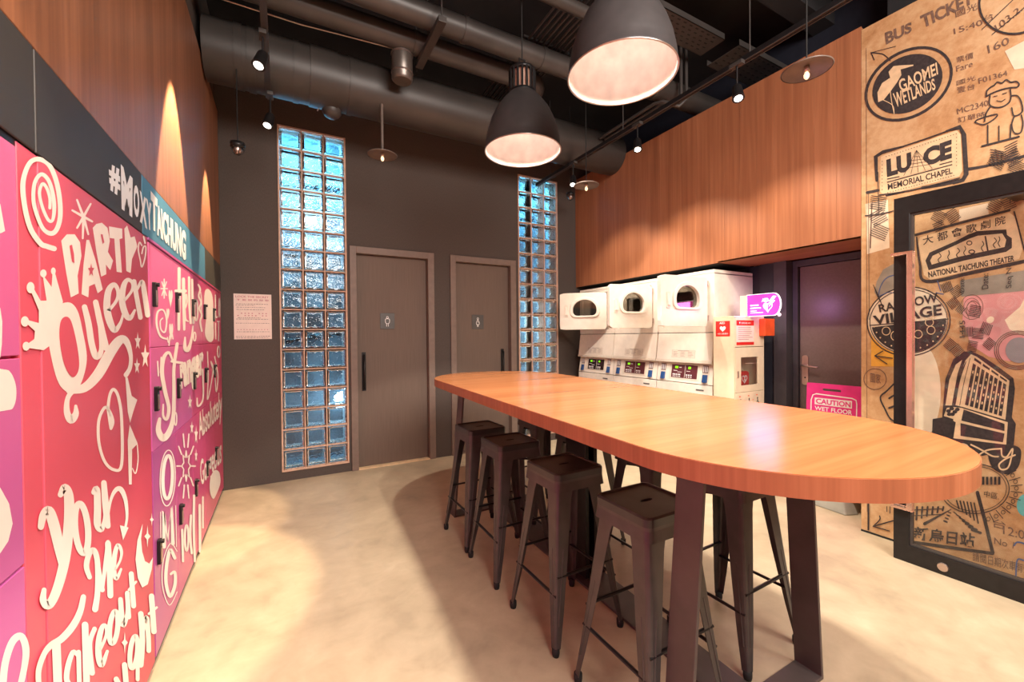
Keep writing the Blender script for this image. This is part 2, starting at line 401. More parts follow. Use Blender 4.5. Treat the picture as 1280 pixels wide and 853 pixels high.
# glass block windows
def block_mesh(w_, h_):
    mb = MB(); r = 0.012; fr = lambda a, b, d: Vector((a, d, b))
    o = rrect(0, w_, 0, h_, 0.014, 3); i1 = rrect(0.012, w_-0.012, 0.012, h_-0.012, 0.012, 3); i2 = rrect(0.022, w_-0.022, 0.022, h_-0.022, 0.010, 3)
    n = len(o); vs = []
    for lp, d in ((i2, 0.010), (i1, 0.0), (o, 0.008), (o, 0.072), (i1, 0.08), (i2, 0.070)): vs += [fr(a, b, d) for a, b in lp]
    fs = [(k*n+i, k*n+(i+1) % n, (k+1)*n+(i+1) % n, (k+1)*n+i) for k in range(5) for i in range(n)]
    fs += [tuple(range(n))[::-1], tuple(range(5*n, 6*n))]
    return mb.add(vs, fs)
for wi, (x0, x1) in enumerate(((-0.02, 0.575), (2.56, 3.15))):
    cw = (x1-x0-0.02)/3; nr = 17; ch = (3.35-0.09-0.02)/nr; g = 0.010
    mb = MB()
    mb.box(x0, x0+0.014, YB-0.012, YB+0.1, 0.09, 3.35).box(x1-0.014, x1, YB-0.012, YB+0.1, 0.09, 3.35).box(x0+.014, x1-.014, YB-0.012, YB+0.1, 0.09, 0.104).box(x0+.014, x1-.014, YB-0.012, YB+0.1, 3.336, 3.35)
    for c in (1, 2): mb.box(x0+0.01+c*cw-g/2, x0+0.01+c*cw+g/2, YB-0.002, YB+0.09, 0.104, 3.336)
    for c in range(3):
        for r in range(1, nr): mb.box(x0+0.01+c*cw+g/2, x0+0.01+(c+1)*cw-g/2, YB-0.002, YB+0.09, 0.1+r*ch-g/2, 0.1+r*ch+g/2)
    win = struct(mb.build('window_%d' % (wi+1), M_grout))
    proto = None
    for r in range(nr):
        for c in range(3):
            px_, pz_ = x0+0.01+c*cw+g/2, 0.1+r*ch+g/2
            if proto is None:
                proto = block_mesh(cw-g, ch-g).build('glass_block', M_block, win); o = proto; w1, h1 = cw-g, ch-g
                rim0 = MB().ringprism(rrect(0.004, w1-0.004, 0.004, h1-0.004, 0.012, 3), rrect(0.026, w1-0.026, 0.026, h1-0.026, 0.012, 3), lambda a_, b_, d_: Vector((a_, d_, b_)), 0.084, 0.0845).build('side_wall', M_rim, None); rim0.parent = o
            else:
                o = proto.copy(); COL.objects.link(o); rm = rim0.copy(); COL.objects.link(rm); rm.parent = o
            o.location = (px_, YB+0.001, pz_)
    # light well behind the blocks
    lw = MB(); a, b = x0-0.06, x1+0.06
    lw.box(a, b, YB+0.60, YB+0.64, 0, 3.8).box(a-0.04, a, YB+0.12, YB+0.64, 0, 3.8).box(b, b+0.04, YB+0.12, YB+0.64, 0, 3.8).box(a, b, YB+0.12, YB+0.6, 3.76, 3.8).box(a, b, YB+0.12, YB+0.6, 0, 0.04)
    struct(lw.build('wall_light_well' if wi == 0 else 'wall_light_well.001', M_well))
    for k, zz in enumerate((2.9, 2.2, 1.3) if wi == 0 else (2.9, 1.9, 0.9)):   # steel rungs seen broken up by the blocks
        MB().tube([(a, YB+0.42, zz), (b, YB+0.5, zz+0.12)], 0.03, 8).build('rung', M_blackm, win)
# restroom doors
for di, (a, b, hx, pic) in enumerate(((0.60, 1.48, 'L', 0), (1.67, 2.52, 'R', 1))):
    ia, ib, top = a+0.065, b-0.07 if di == 0 else b-0.075, 2.21
    fr = MB().box(a, ia, YB-0.02, YB+0.1, 0, 2.28).box(ib, b, YB-0.02, YB+0.1, 0, 2.28).box(ia, ib, YB-0.02, YB+0.1, top, 2.28)
    d = struct(fr.build('door_%d' % (di+1), M_frame, bevel=0.003))
    B('door_leaf', M_doorB, d, (ia+.003, ib-.003, YB+0.05, YB+0.095, 0.012, top-0.004), bevel=0.003)
    B('threshold', M_chrome if di else M_cream, d, (ia, ib, YB-0.015, YB+0.05, 0.0, 0.011))
    xh = ia+0.07 if hx == 'L' else ib-0.09
    MB().tube([(xh, YB+0.05, 1.17), (xh, YB+0.012, 1.17), (xh, YB+0.012, 0.83), (xh, YB+0.05, 0.83)], 0.010, 8).build('pull_handle', M_blackm, d)
    B('strike_plate', M_blackm, d, (xh-0.02, xh+0.02, YB+0.046, YB+0.05, 0.80, 1.20))
    cx_ = a+0.38 if di == 0 else a+0.36; cz = 1.525
    sg = B('restroom_sign', mat('charcoal_sign_plate_%d' % di, (82, 80, 78), 0.4), d, (cx_-0.075, cx_+0.075, YB+0.044, YB+0.05, cz-0.085, cz+0.085), bevel=0.002)
    pr = Print(lambda x, y: Vector((cx_+x*0.0023, YB+0.044, cz-y*0.0023)), (0, -1, 0), 0.0006)
    pr.E(0, -17, 4.4, 4.4, 0, 2)
    if pic == 0: pr.S([(0, -11), (-9, -8), (-8, 8), (0, 12), (8, 8), (9, -8), (0, -11)], 2.4, smooth=True).S([(-4, 11), (-4, 24)], 2.6).S([(4, 11), (4, 24)], 2.6)
    else: pr.S([(0, -11), (-8, 2), (-7, 12), (0, 14), (7, 12), (8, 2), (0, -11)], 2.4).S([(-3, 13), (-2, 24)], 2.6).S([(3, 13), (2, 24)], 2.6).S([(-3, 0), (3, 0), (3, 6)], 1.6)
    pr.build('pictogram', M_lettw, sg)

# left wood cladding above the lockers
o = struct(MB().box(XL-0.03, XL, -3.0, YB-0.006, 2.0, 3.352).build('trim_1', M_woodL, bevel=0.003))
# laminate band between lockers and cladding
band = struct(MB().box(XL-0.03, XL-0.004, -3.0, YB-0.002, 1.70, 2.0).build('trim_2', M_blackm))
ys = [(-3.0, 1.318, M_band), (1.324, 2.124, M_band), (2.128, 3.63, M_band_refl), (3.636, YB-0.004, M_bandg)]
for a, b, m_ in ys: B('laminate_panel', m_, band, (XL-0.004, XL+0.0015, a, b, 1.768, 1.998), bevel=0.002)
# right: boxed-out upper wall clad in vertical boards, soffit under it
core = struct(MB().box(XR+0.012, 4.12, 1.337, YB, 2.012, 3.42).build('wall_right', M_woodR))
bw = (YB-1.337)/22; pl = None
for k in range(22):
    if pl is None: pl = MB().box(XR, XR+0.012, 0, bw-0.0012, 1.998, 3.425).build('cladding_board', M_woodR, core, bevel=0.0008); q = pl
    else: q = pl.copy(); COL.objects.link(q)
    q.location = (0, 1.337+k*bw, 0)
B('soffit_board', M_woodS, core, (XR, 3.92, 1.337, 2.40, 1.998, 2.012), bevel=0.001)
B('soffit_gap_shade', M_rubber, core, (XR+0.02, 4.0, 2.402, YB, 1.995, 2.012))  # black board over the machines, shade of the gap put into its colour
struct(MB().box(4.02+0.06, 4.2, 1.0, YB, 0, 4.1).box(XR+0.6, 4.2, 1.30, YB, 3.42, 4.1).build('wall_recess', M_navy))
struct(MB().box(3.92, 4.08, 2.165, 2.30, 0, 1.998).box(3.965, 4.08, 2.305, 2.42, 0, 1.998).box(3.965, 4.08, 2.425, YB, 0, 1.998).build('wall_recess_panel', M_navy, bevel=0.002))
struct(MB().box(3.90, 4.08, 2.055, 2.162, 0, 1.998).build('trim_3', M_col, bevel=0.002))
# service door in the recess
d3 = struct(MB().box(4.0, 4.08, 2.012, 2.053, 0, 1.998).box(4.0, 4.08, 1.0, 2.012, 1.945, 1.998).build('door_3', M_col, bevel=0.002))
B('door_leaf', M_door3, d3, (4.03, 4.075, 1.10, 2.007, 0.01, 1.94), bevel=0.002)
f4 = onX(4.03)
a = f4(1007, 460)
hp = MB().prism(rrect(-0.025, 0.025, -0.13, 0.13, 0.02, 4), lambda u, v, d: Vector((4.03-d, a.y+u, a.z+v-0.02)), 0, 0.009).build('handle_plate', M_chrome, d3, bevel=0.002)
MB().tube([(4.022, a.y, a.z+0.02), (3.975, a.y, a.z+0.02), (3.972, a.y-0.02, a.z+0.02), (3.972, a.y-0.12, a.z+0.012)], [0.012, 0.011, 0.010, 0.008], 10).build('lever', M_chrome, hp)
MB().disc((4.0205, a.y, a.z-0.085), 0.007, 12, 0).build('keyhole', M_rubber, hp)
# mural wall (front part of the right side)
mur = struct(MB().box(XR, 4.2, -3.1, 1.335, 0.0, 3.398).build('wall_mural', M_kraft))
B('skirting', M_rubber, mur, (XR-0.004, XR, -3.0, 1.335, 0.0, 0.012))
struct(MB().box(XR+0.3, 4.2, -3.1, 1.30, 3.398, 4.1).build('wall_right_top', M_ceil))
#==PART2==
# ================================================================== TABLE
TZ, TB, TA = 1.025, 0.970, 0.05
TC = Vector((1.491, 1.93, 0)); TL, TW = 3.19, 1.06
ax = Vector((sin(TA), cos(TA), 0)); bx_ = Vector((cos(TA), -sin(TA), 0))
def stadium(R, n=72):
    L2 = TL/2-TW/2; p = []
    for s, st in ((1, 0), (-1, pi)):
        for k in range(n+1):
            an = st+pi*k/n; p.append((cos(an)*R, s*L2+sin(an)*R))
    return p
tbl = thing('bar_table', 'long wooden bar-height table with rounded ends on dark steel frames', 'table', (TC.x, TC.y, 0))
tf = lambda a, b, d: TC+bx_*a+ax*b+Vector((0, 0, d))
MB().prism(stadium(TW/2-0.002), tf, TB+0.002, TZ).build('tabletop', M_top, tbl, bevel=0.0015)
MB().ringprism(stadium(TW/2), stadium(TW/2-0.0025), tf, TB, TZ-0.0012, False).build('edge_band', M_edge, tbl)
for cx_, y0 in ((1.44, 0.83), (1.50, 2.92)):
    fr = lambda a, b, d, c=cx_: Vector((c+a, d, b))
    o1 = [(-0.395, 0), (0.395, 0), (0.312, TB-0.001), (-0.312, TB-0.001)]
    i1 = [(-0.380, 0.014), (0.380, 0.014), (0.299, TB-0.015), (-0.299, TB-0.015)]
    MB().ringprism(o1, i1, fr, y0, y0+0.10).build('end_frame', M_tabm, tbl, bevel=0.002)
mb = MB()
for s in (-1, 1): mb.box(1.485+s*0.03-0.012, 1.485+s*0.03+0.012, 1.80, 1.98, 0.012, TB)
mb.build('centre_post', M_blackm, tbl, bevel=0.002)
B('post_head_plate', M_tabm, tbl, (1.40, 1.57, 1.76, 2.04, TB-0.008, TB))
MB().hexa([(1.385, 0.93, 0), (1.55, 0.93, 0), (1.615, 2.92, 0), (1.42, 2.92, 0), (1.385, 0.93, 0.012), (1.55, 0.93, 0.012), (1.615, 2.92, 0.012), (1.42, 2.92, 0.012)]).build('floor_plate', M_tabm, tbl, bevel=0.002)

# ================================================================== STOOLS
def leg_mb(sx, sy, cx_, cy_):
    mb = MB(); vs = []; lev = [(0.722, 0.118, 0.105), (0.66, 0.126, 0.082), (0.62, 0.130, 0.074), (0.40, 0.153, 0.060), (0.16, 0.179, 0.042), (0.03, 0.1935, 0.028)]
    t = 0.0025; n = 0
    for z, c, a in lev:
        r = 0.016 if z > 0.1 else 0.010
        out = [(-a, 0)]+[(-r+r*sin(pi/2*k/3), -r+r*cos(pi/2*k/3)) for k in range(4)]+[(0, -a)]
        inn = [(-t, -a)]+[(-t-(r-t)+(r-t)*cos(pi/2*k/3), -r+(r-t)*sin(pi/2*k/3)) for k in range(4)]+[(-a, -t)]
        sec = out+inn; n = len(sec)
        vs += [Vector((cx_+sx*(c+u), cy_+sy*(c+v), z)) for u, v in sec]
    fs = [(i*n+k, i*n+(k+1) % n, (i+1)*n+(k+1) % n, (i+1)*n+k) for i in range(len(lev)-1) for k in range(n)]
    if sx*sy > 0: fs = [f[::-1] for f in fs]
    mb.add(vs, fs, False)
    # pressed stiffening rib on each face of the leg
    return mb
def make_stool():
    r = thing('bar_stool', '', 'stool', (0, 0, 0))
    H = 0.135
    # seat: pressed square pan with a rolled rim and a slot handle
    mb = MB(); vs = []; n = 0; rings = [(0.135, 0.712, 0.026), (0.135, 0.738, 0.026), (0.130, 0.745, 0.024), (0.124, 0.745, 0.022), (0.120, 0.739, 0.020)]
    for h, z, rr in rings:
        p = rrect(-h, h, -h, h, rr, 5); n = len(p); vs += [(a, b, z) for a, b in p]
    fs = [(i*n+k, i*n+(k+1) % n, (i+1)*n+(k+1) % n, (i+1)*n+k) for i in range(len(rings)-1) for k in range(n)]
    slot = [(cos(2*pi*(k)/n+pi/n)*0.030*(1 if abs(cos(2*pi*k/n)) < 2 else 1), sin(2*pi*k/n+pi/n)*0.0095) for k in range(n)]
    # align slot loop with the ring order (both start near +x +y and run counter-clockwise)
    b0 = 4*n; vs += [(a, b, 0.738) for a, b in slot]; vs += [(a, b, 0.728) for a, b in slot]
    fs += [(b0+k, b0+(k+1) % n, b0+n+(k+1) % n, b0+n+k) for k in range(n)]
    fs += [(b0+n+k, b0+n+(k+1) % n, b0+2*n+(k+1) % n, b0+2*n+k) for k in range(n)]
    mb.add(vs, fs, False); mb.build('seat', M_seat, r)
    MB().box(-0.034, 0.034, -0.013, 0.013, 0.7255, 0.7275).build('slot_recess', M_rubber, r)
    # apron skirt
    mb = MB(); vs = []
    for h, z in ((0.1335, 0.736), (0.1345, 0.70), (0.139, 0.662)):
        p = rrect(-h, h, -h, h, 0.024, 5); vs += [(a, b, z) for a, b in p]
    for h, z in ((0.1365, 0.662), (0.131, 0.736)):
        p = rrect(-h, h, -h, h, 0.022, 5); vs += [(a, b, z) for a, b in p]
    mb.add(vs, [(i*n+k, i*n+(k+1) % n, (i+1)*n+(k+1) % n, (i+1)*n+k) for i in range(4) for k in range(n)])
    mb.build('apron', M_stool, r)
    for sx in (-1, 1):
        for sy in (-1, 1):
            l = leg_mb(sx, sy, 0, 0).build('leg', M_stool, r)
            mb = MB()
            for dx, dy in ((-0.035, 0.0016), (0.0016, -0.035)):
                c0, c1 = 0.148, 0.182
                u0, v0 = (dx, dy)
                s_ = 0.45
                mb.tube([(sx*(c0+u0*0.9), sy*(c0+v0*0.9), 0.42), (sx*(c1+(u0 if u0 > 0 else u0*s_)), sy*(c1+(v0 if v0 > 0 else v0*s_)), 0.12)], 0.0035, 6)
            mb.build('pressed_rib', M_stool, l)
            MB().lathe((sx*0.182, sy*0.182, 0), [(0.0, 0), (0.014, 0), (0.0165, 0.012), (0.0165, 0.034), (0.0, 0.036)], 12).build('rubber_foot', M_rubber, r)
    def cc(z): return 0.1935-(z-0.03)*(0.1935-0.118)/(0.692)
    for s in (-1, 1):
        c = cc(0.235)-0.006; MB().tube([(s*c, -c, 0.235), (s*c, c, 0.235)], 0.0085, 8, squash=0.7).build('footrest_bar', M_blackm, r)
        c = cc(0.31)-0.006; MB().tube([(-c, s*c, 0.31), (c, s*c, 0.31)], 0.0085, 8, squash=0.7).build('footrest_bar', M_blackm, r)
    c = cc(0.63)-0.01
    MB().tube([(-c, -c, 0.635), (0, 0, 0.62), (c, c, 0.635)], 0.006, 8).build('cross_brace', M_blackm, r)
    MB().tube([(-c, c, 0.635), (0, 0, 0.628), (c, -c, 0.635)], 0.006, 8).build('cross_brace', M_blackm, r)
    return r
st0 = make_stool()
stools = [(1.175, 1.11, 0, 'black metal stool nearest the camera on the locker side of the table'),
          (1.172, 1.625, 0.5, 'black metal stool second from the camera on the locker side of the table'),
          (1.172, 2.165, -1, 'black metal stool third from the camera on the locker side of the table'),
          (1.175, 2.60, 1, 'black metal stool farthest from the camera on the locker side, nearest the restroom doors'),
          (1.755, 1.16, 1, 'black metal stool mostly hidden under the near end, between the table frame legs'),
          (1.757, 1.635, 0, 'black metal stool on the laundry side seen past the nearest locker-side stool'),
          (1.735, 2.19, -1, 'black metal stool on the laundry side just behind the table centre post'),
          (1.735, 2.70, 0, 'black metal stool at the far end on the laundry side, only legs in view')]
for i, (x, y, a, lb) in enumerate(stools):
    o = st0 if i == 0 else copy_tree(st0)
    o.location = (x, y, 0); o.rotation_euler.z = radians(a); o['label'] = lb
    o['group'] = 'black metal bar stools around the long table'

# ================================================================== PENDANTS
def make_pendant(ztop):
    r = thing('pendant_lamp', '', 'lamp', (0, 0, 0)); z0 = 2.665; R = 0.268
    prof = [(R, 0), (R+0.004, 0.004), (R, 0.010), (R*0.985, 0.06), (R*0.93, 0.14), (R*0.83, 0.22), (R*0.70, 0.29), (R*0.55, 0.345), (R*0.42, 0.385), (R*0.36, 0.402)]
    MB().lathe((0, 0, z0), prof, 56).build('shade', M_shade, r)
    MB().lathe((0, 0, z0), [(a-0.004, b+0.002) for a, b in prof], 56).build('shade_lining', M_shadein, r)
    rim = MB().tube([(cos(2*pi*k/56)*(R+.001), sin(2*pi*k/56)*(R+.001), z0) for k in range(57)], 0.004, 6).build('shade_rim', M_chrome, r)
    # vented crown
    MB().lathe((0, 0, z0), [(0.092, 0.398), (0.094, 0.404), (0.094, 0.418), (0.088, 0.420)], 32).lathe((0, 0, z0), [(0.088, 0.552), (0.094, 0.556), (0.094, 0.572), (0.075, 0.586), (0.02, 0.594), (0.0, 0.595)], 32).build('crown', M_blackm, r)
    mb = MB()
    for k in range(18):
        a = 2*pi*k/18; mb.tube([(cos(a)*0.090, sin(a)*0.090, z0+0.415), (cos(a)*0.090, sin(a)*0.090, z0+0.56)], 0.008, 6, smooth=False)
    mb.build('crown_fins', M_blackm, r)
    MB().lathe((0, 0, z0), [(0.066, 0.40), (0.066, 0.56)], 24).build('inner_sleeve', mat('warm_lit_sleeve', (230, 190, 170), 0.4), r)
    MB().lathe((0, 0, z0), [(0.0, 0.36), (0.05, 0.362), (0.064, 0.40), (0.0, 0.401)], 24).build('lamp_holder', M_shadein, r)
    mb = MB().tube([(0.022, 0, z0+0.59), (0.022, 0, z0+0.65)], 0.005, 6).tube([(-0.022, 0, z0+0.59), (-0.022, 0, z0+0.65)], 0.005, 6).tube([(-0.026, 0, z0+0.65), (0.026, 0, z0+0.65)], 0.006, 6)
    mb.build('hanger', M_blackm, r)
    MB().tube([(0, 0, z0+0.65), (0, 0, ztop)], 0.0045, 6).build('cord', M_rubber, r)
    return r
p0 = make_pendant(4.1)
for i, (x, y, lb) in enumerate(((1.515, 2.565, 'dark dome pendant lamp with slotted crown, the smaller-looking one over the table middle'),
                               (1.52, 1.585, 'large dark dome pendant lamp cut off by the top of the photo'))):
    o = p0 if i == 0 else copy_tree(p0)
    o.location = (x, y, 0); o['label'] = lb; o['group'] = 'dome pendant lamps over the table'
    light('pendant_lamp_light', 'POINT', (x, y, 2.84), (0, 0, 0), 1.0, (1.0, 0.93, 0.88), shadow_soft_size=0.12)

# enamel dish lamps
def make_dish():
    r = thing('dish_lamp', '', 'lamp', (0, 0, 0)); z0 = 2.80
    MB().lathe((0, 0, z0), [(0.118, -0.004), (0.122, 0.0), (0.116, 0.004), (0.06, 0.020), (0.02, 0.028), (0.0, 0.029)], 36).build('dish', M_enam, r)
    MB().lathe((0, 0, z0), [(0.116, -0.002), (0.06, 0.014), (0.0, 0.020)], 36).build('dish_underside', M_enam, r)
    MB().lathe((0, 0, z0), [(0.0, 0.02), (0.014, 0.02), (0.014, -0.012), (0.0, -0.012)], 16).build('socket', M_chrome, r)
    MB().lathe((0, 0, z0), [(0.007, -0.012), (0.014, -0.026), (0.013, -0.040), (0.006, -0.050), (0.0, -0.052)], 16).build('bulb', M_bulb, r)
    return r
d0 = make_dish(); q = onY(3.60)(478, 194)
dl = []
for i, (x, y, dz, lb) in enumerate(((q.x, 3.60, q.z-2.80, 'grey enamel dish lamp on a stem left of the nearer restroom door, under the duct'),
                                   (2.585, 3.18, 0, 'grey enamel dish lamp in front of the far corner of the wood-clad wall'),
                                   (2.54, 1.23, 0, 'grey enamel dish lamp near the mural, high at upper right'))):
    o = d0 if i == 0 else copy_tree(d0); dl.append(o)
    o.location = (x, y, dz); o['label'] = lb; o['group'] = 'grey enamel dish lamps'
for i, o in enumerate(dl):
    stt = MB().tube([(0, 0, 2.825), (0, 0, 3.31-o.location.z if i == 0 else 4.1)], 0.012 if i == 0 else 0.004, 8).build('stem', M_enam if i == 0 else M_rubber, None); stt.parent = o

# ================================================================== CEILING SERVICES
def xpipe(name, label, cat, y, z, r, x0, x1, m, joints=(), group=None, seg=28):
    t = thing(name, label, cat, (x0, y, z), group)
    MB().tube([(x0, y, z), (x1, y, z)], r, seg).build('pipe_run', m, t)
    for j in joints: MB().tube([(j-0.02, y, z), (j+0.02, y, z)], r+0.006, seg).build('joint_collar', m, t)
    return t
bd = xpipe('air_duct', 'big round dark duct running along the back wall under the ceiling', 'duct', 3.74, 3.465, 0.215, XL+0.01, 3.445, M_duct, (0.12, 0.52))
MB().tube([(0.215, 3.74, 3.465), (0.42, 3.74, 3.465)], 0.224, 28).build('sleeve', M_duct, bd)
for k, x in enumerate((-0.28, -0.2)): MB().tube([(x, 3.74, 3.465), (x+0.05, 3.74, 3.465)], 0.222, 28).build('clamp', M_duct, bd)
d2 = xpipe('round_pipe', 'grey pipe nearest the big duct, ending in an elbow behind the smaller dome lamp', 'pipe', 3.27, 3.68, 0.082, XL+0.01, 2.0, M_pipe2, (0.95,), 'grey ceiling pipes')
MB().tube([(2.0+0.13*sin(a*pi/12), 3.27+0.13*(1-cos(a*pi/12)), 3.68) for a in range(7)]+[(2.13, 3.51, 3.69)], 0.084, 24).build('elbow', M_pipe2, d2)
xpipe('round_pipe', 'grey ceiling pipe running behind both dome lamps, second from the big duct', 'pipe', 2.98, 3.70, 0.085, XL+0.01, 3.0, M_pipe2, (1.25, 1.95), 'grey ceiling pipes')
xpipe('round_pipe', 'slim dark ceiling pipe above and in front of the two grey ones', 'pipe', 2.45, 3.74, 0.045, XL+0.01, 2.2, M_duct, (0.6,), 'grey ceiling pipes')
tag(MB().tube([(-0.4, 3.50, 3.70), (0.15, 3.49, 3.69), (0.5, 3.47, 3.70), (0.95, 3.44, 3.705)], 0.006, 6).build('loose_cable', M_chrome), 'thin pale cable lying along the top of the big duct', 'cable')
# canister with foil wrap between pipes
cn = thing('duct_canister', 'short foil-wrapped canister hanging under the grey pipe', 'canister', (0.86, 3.33, 3.36))
MB().tube([(0.86, 3.33, 3.60), (0.86, 3.33, 3.40), (0.86, 3.33, 3.385)], [0.082, 0.082, 0.07], 20).build('body', M_darkint, cn)
for z in (3.585, 3.44): MB().tube([(0.86, 3.33, z), (0.86, 3.33, z+0.012)], 0.086, 20).build('band', M_chrome, cn)
# hanger bracket
hb = thing('hanger_bracket', 'slanted perforated steel bracket crossing the grey pipes', 'bracket', (1.0, 2.9, 3.5))
MB().hexa([(0.975, 2.78, 3.545), (1.035, 2.78, 3.545), (1.035, 3.36, 3.545), (0.975, 3.36, 3.545), (0.975, 2.78, 3.585), (1.035, 2.78, 3.585), (1.035, 3.36, 3.585), (0.975, 3.36, 3.585)]).build('channel', M_pipe2, hb, bevel=0.002)
for y in (2.80, 3.12, 3.42): MB().tube([(1.005, y, 3.56), (1.005, y, 4.1)], 0.006, 6).build('threaded_rod', M_pipe2, hb)
# conduit ladder running along the room
cl = thing('conduit_rack', 'rack of thin parallel conduits fixed under the ceiling beyond the dome lamps', 'conduits', (2.0, 2.8, 3.82))
for k in range(9):
    x = 1.82+k*0.046; MB().tube([(x, 1.9, 3.82), (x+(0.02 if k == 5 else 0), 3.9, 3.82)], 0.010, 6).build('conduit', M_pipe2, cl)
for y in (2.36, 2.98, 3.62): B('rack_rail', M_pipe2, cl, (1.78, 2.24, y, y+0.05, 3.832, 3.85))
# perforated cable trays
def tray(x0, x1, y0, y1, z, lb):
    t = thing('cable_tray', lb, 'cable tray', (x0, y0, z), 'perforated cable trays'); B('tray_floor', M_pipe2, t, (x0, x1, y0, y1, z, z+0.004))
    B('side_rail', M_pipe2, t, (x0, x1, y0, y0+0.004, z, z+0.05)); B('side_rail', M_pipe2, t, (x0, x1, y1-0.004, y1, z, z+0.05))
    mb = MB(); n = int((x1-x0)/0.07)
    for i in range(n):
        for j in range(5):
            mb.box(x0+0.02+i*0.07+(j % 2)*0.03, x0+0.05+i*0.07+(j % 2)*0.03, y0+0.02+j*(y1-y0-0.04)/5, y0+0.032+j*(y1-y0-0.04)/5, z-0.0012, z-0.0002)
    o = mb.build('slots', M_rubber, t); o['kind'] = 'stuff'
tray(2.27, 3.25, 2.19, 2.42, 3.80, 'perforated steel cable tray beside the larger dome lamp')
tray(3.31, 4.1, 2.10, 2.40, 3.72, 'shorter perforated cable tray at a lower level near the wood-clad wall')
rd = xpipe('round_pipe', 'dark ribbed pipe right of the larger dome lamp, under the cable tray', 'pipe', 2.72, 3.62, 0.10, 2.45, 3.9, M_duct, (2.95, 3.0), 'grey ceiling pipes')
cr = thing('conduit_pair', 'pair of curved conduits beside the right track rail', 'conduits', (3.1, 2.6, 3.5))
for k in range(2):
    x = 3.04+k*0.07
    MB().tube([(x, 3.5, 3.49), (x, 2.75, 3.49), (x+0.01, 2.66, 3.47), (x+0.06, 2.58, 3.42), (x+0.12, 2.55, 3.48), (x+0.13, 2.56, 3.7), (x+0.13, 2.56, 4.09)], 0.016, 8).build('conduit', M_pipe2, cr)
# ceiling beams
for k, y in enumerate((0.9, 1.75)): struct(MB().box(XL, 4.1, y, y+0.16, 3.92, 4.1).build('trim_%d' % (4+k), M_ceil))
# track rails
for (x, y0, y1, lb) in ((-0.07, 0.2, 3.72, 'dark lighting track rail hanging above the lockers'), (2.77, 0.2, 4.36, 'long dark lighting track rail along the wood-clad wall')):
    t = thing('track_rail', lb, 'track rail', (x, y0, 3.2))
    B('rail', M_pipe2 if x < 0 else M_blackm, t, (x-0.018, x+0.018, y0, y1, 3.20, 3.235), bevel=0.002)
    mb = MB().box(x-0.019, x-0.012, y0, y1, 3.196, 3.20).box(x+0.012, x+0.019, y0, y1, 3.196, 3.20); mb.build('contact_lip', M_pipe2, t)
    for y in [y0+0.3+k*(y1-y0-0.6)/3 for k in range(4)]: MB().tube([(x, y, 3.23), (x, y, 4.1)], 0.005, 6).build('hanger_rod', M_pipe2, t)
# track spots
def track_spot(loc, aim, lb, zr=3.2, group='small black track spotlights'):
    p = Vector(loc); d = (Vector(aim)-p).normalized()
    t = thing('track_spotlight', lb, 'spotlight', (p.x, p.y, p.z), group)
    back = p-d*0.10
    MB().tube([p-d*0.115, p-d*0.10, p-d*0.01, p], [0.022, 0.030, 0.036, 0.038], 20).build('housing', M_blackm, t)
    MB().tube([p+d*0.0006, p+d*0.0016], 0.026, 20, smooth=False).build('lens', M_lamp, t)
    MB().tube([back, back+Vector((0, 0, 0.05)), (back.x, back.y, zr-0.002)], 0.006, 8).build('stem', M_blackm, t)
    B('adapter', M_pipe2, t, (back.x-0.02, back.x+0.02, back.y-0.045, back.y+0.045, zr-0.03, zr-0.004), bevel=0.002)
    return t
track_spot((-0.104, 2.90, 2.972), (-0.30, 2.6, 2.2), 'lit track spotlight nearer the camera above the lockers')
track_spot((-0.079, 3.60, 2.936), (-0.25, 3.3, 2.2), 'lit track spotlight above the lockers beside the left glass block strip')
fT = onX(2.70)
for (a, b, lb) in ((716, 231, 'lit track spotlight beside the right glass block strip'), (797, 187, 'lit track spotlight above the middle of the wood-clad wall'), (923, 123, 'lit track spotlight near the mural end of the wood-clad wall')):
    q = fT(a, b); track_spot(q, (q.x-0.3, q.y-0.30, q.z-1.0), lb, 3.2)
# dome camera sensors on rods
for p, zt, lb in (((-0.266, 3.6, 2.719), 3.30, 'small black cage lamp on a thin rod above the far lockers'), ((3.05, 4.05, 3.02), 4.1, 'small black cage lamp on a thin rod in the far right corner')):
    t = thing('cage_lamp', lb, 'lamp', p, 'cage lamps on thin rods')
    MB().tube([(p[0], p[1], p[2]+0.05), (p[0], p[1], zt)], 0.004, 6).build('rod', M_rubber, t)
    MB().lathe(p, [(0.0, 0.052), (0.045, 0.05), (0.048, 0.03), (0.046, 0.012), (0.03, 0.01)], 20).build('cap', M_blackm, t)
    MB().lathe(p, [(0.026, 0.010), (0.028, -0.012), (0.018, -0.030), (0.0, -0.036)], 20).build('globe', M_chrome, t)
    mb = MB()
    for k in range(4): an = pi*k/4+0.3; mb.tube([(p[0]+cos(an)*0.044*cos(q), p[1]+sin(an)*0.044*cos(q), p[2]+0.012-0.052*sin(q)) for q in [pi*j/10 for j in range(11)]], 0.002, 5)
    mb.build('cage', M_blackm, t)
# half dome fitting under the duct
p = (0.385, 3.78, 3.25)
t = thing('dome_speaker', 'half-round grey fitting hanging just below the big duct above the left glass blocks', 'fitting', p)
MB().lathe(p, [(0.078, 0), (0.074, -0.022), (0.06, -0.045), (0.035, -0.062), (0.0, -0.068)], 28).lathe(p, [(0.0, 0.004), (0.078, 0.004), (0.078, 0)], 28).build('dome', M_duct, t)
MB().tube([(p[0]-0.09, p[1], p[2]+0.01), (p[0]-0.11, p[1], p[2]-0.03)], 0.005, 6).build('clip', M_chrome, t)

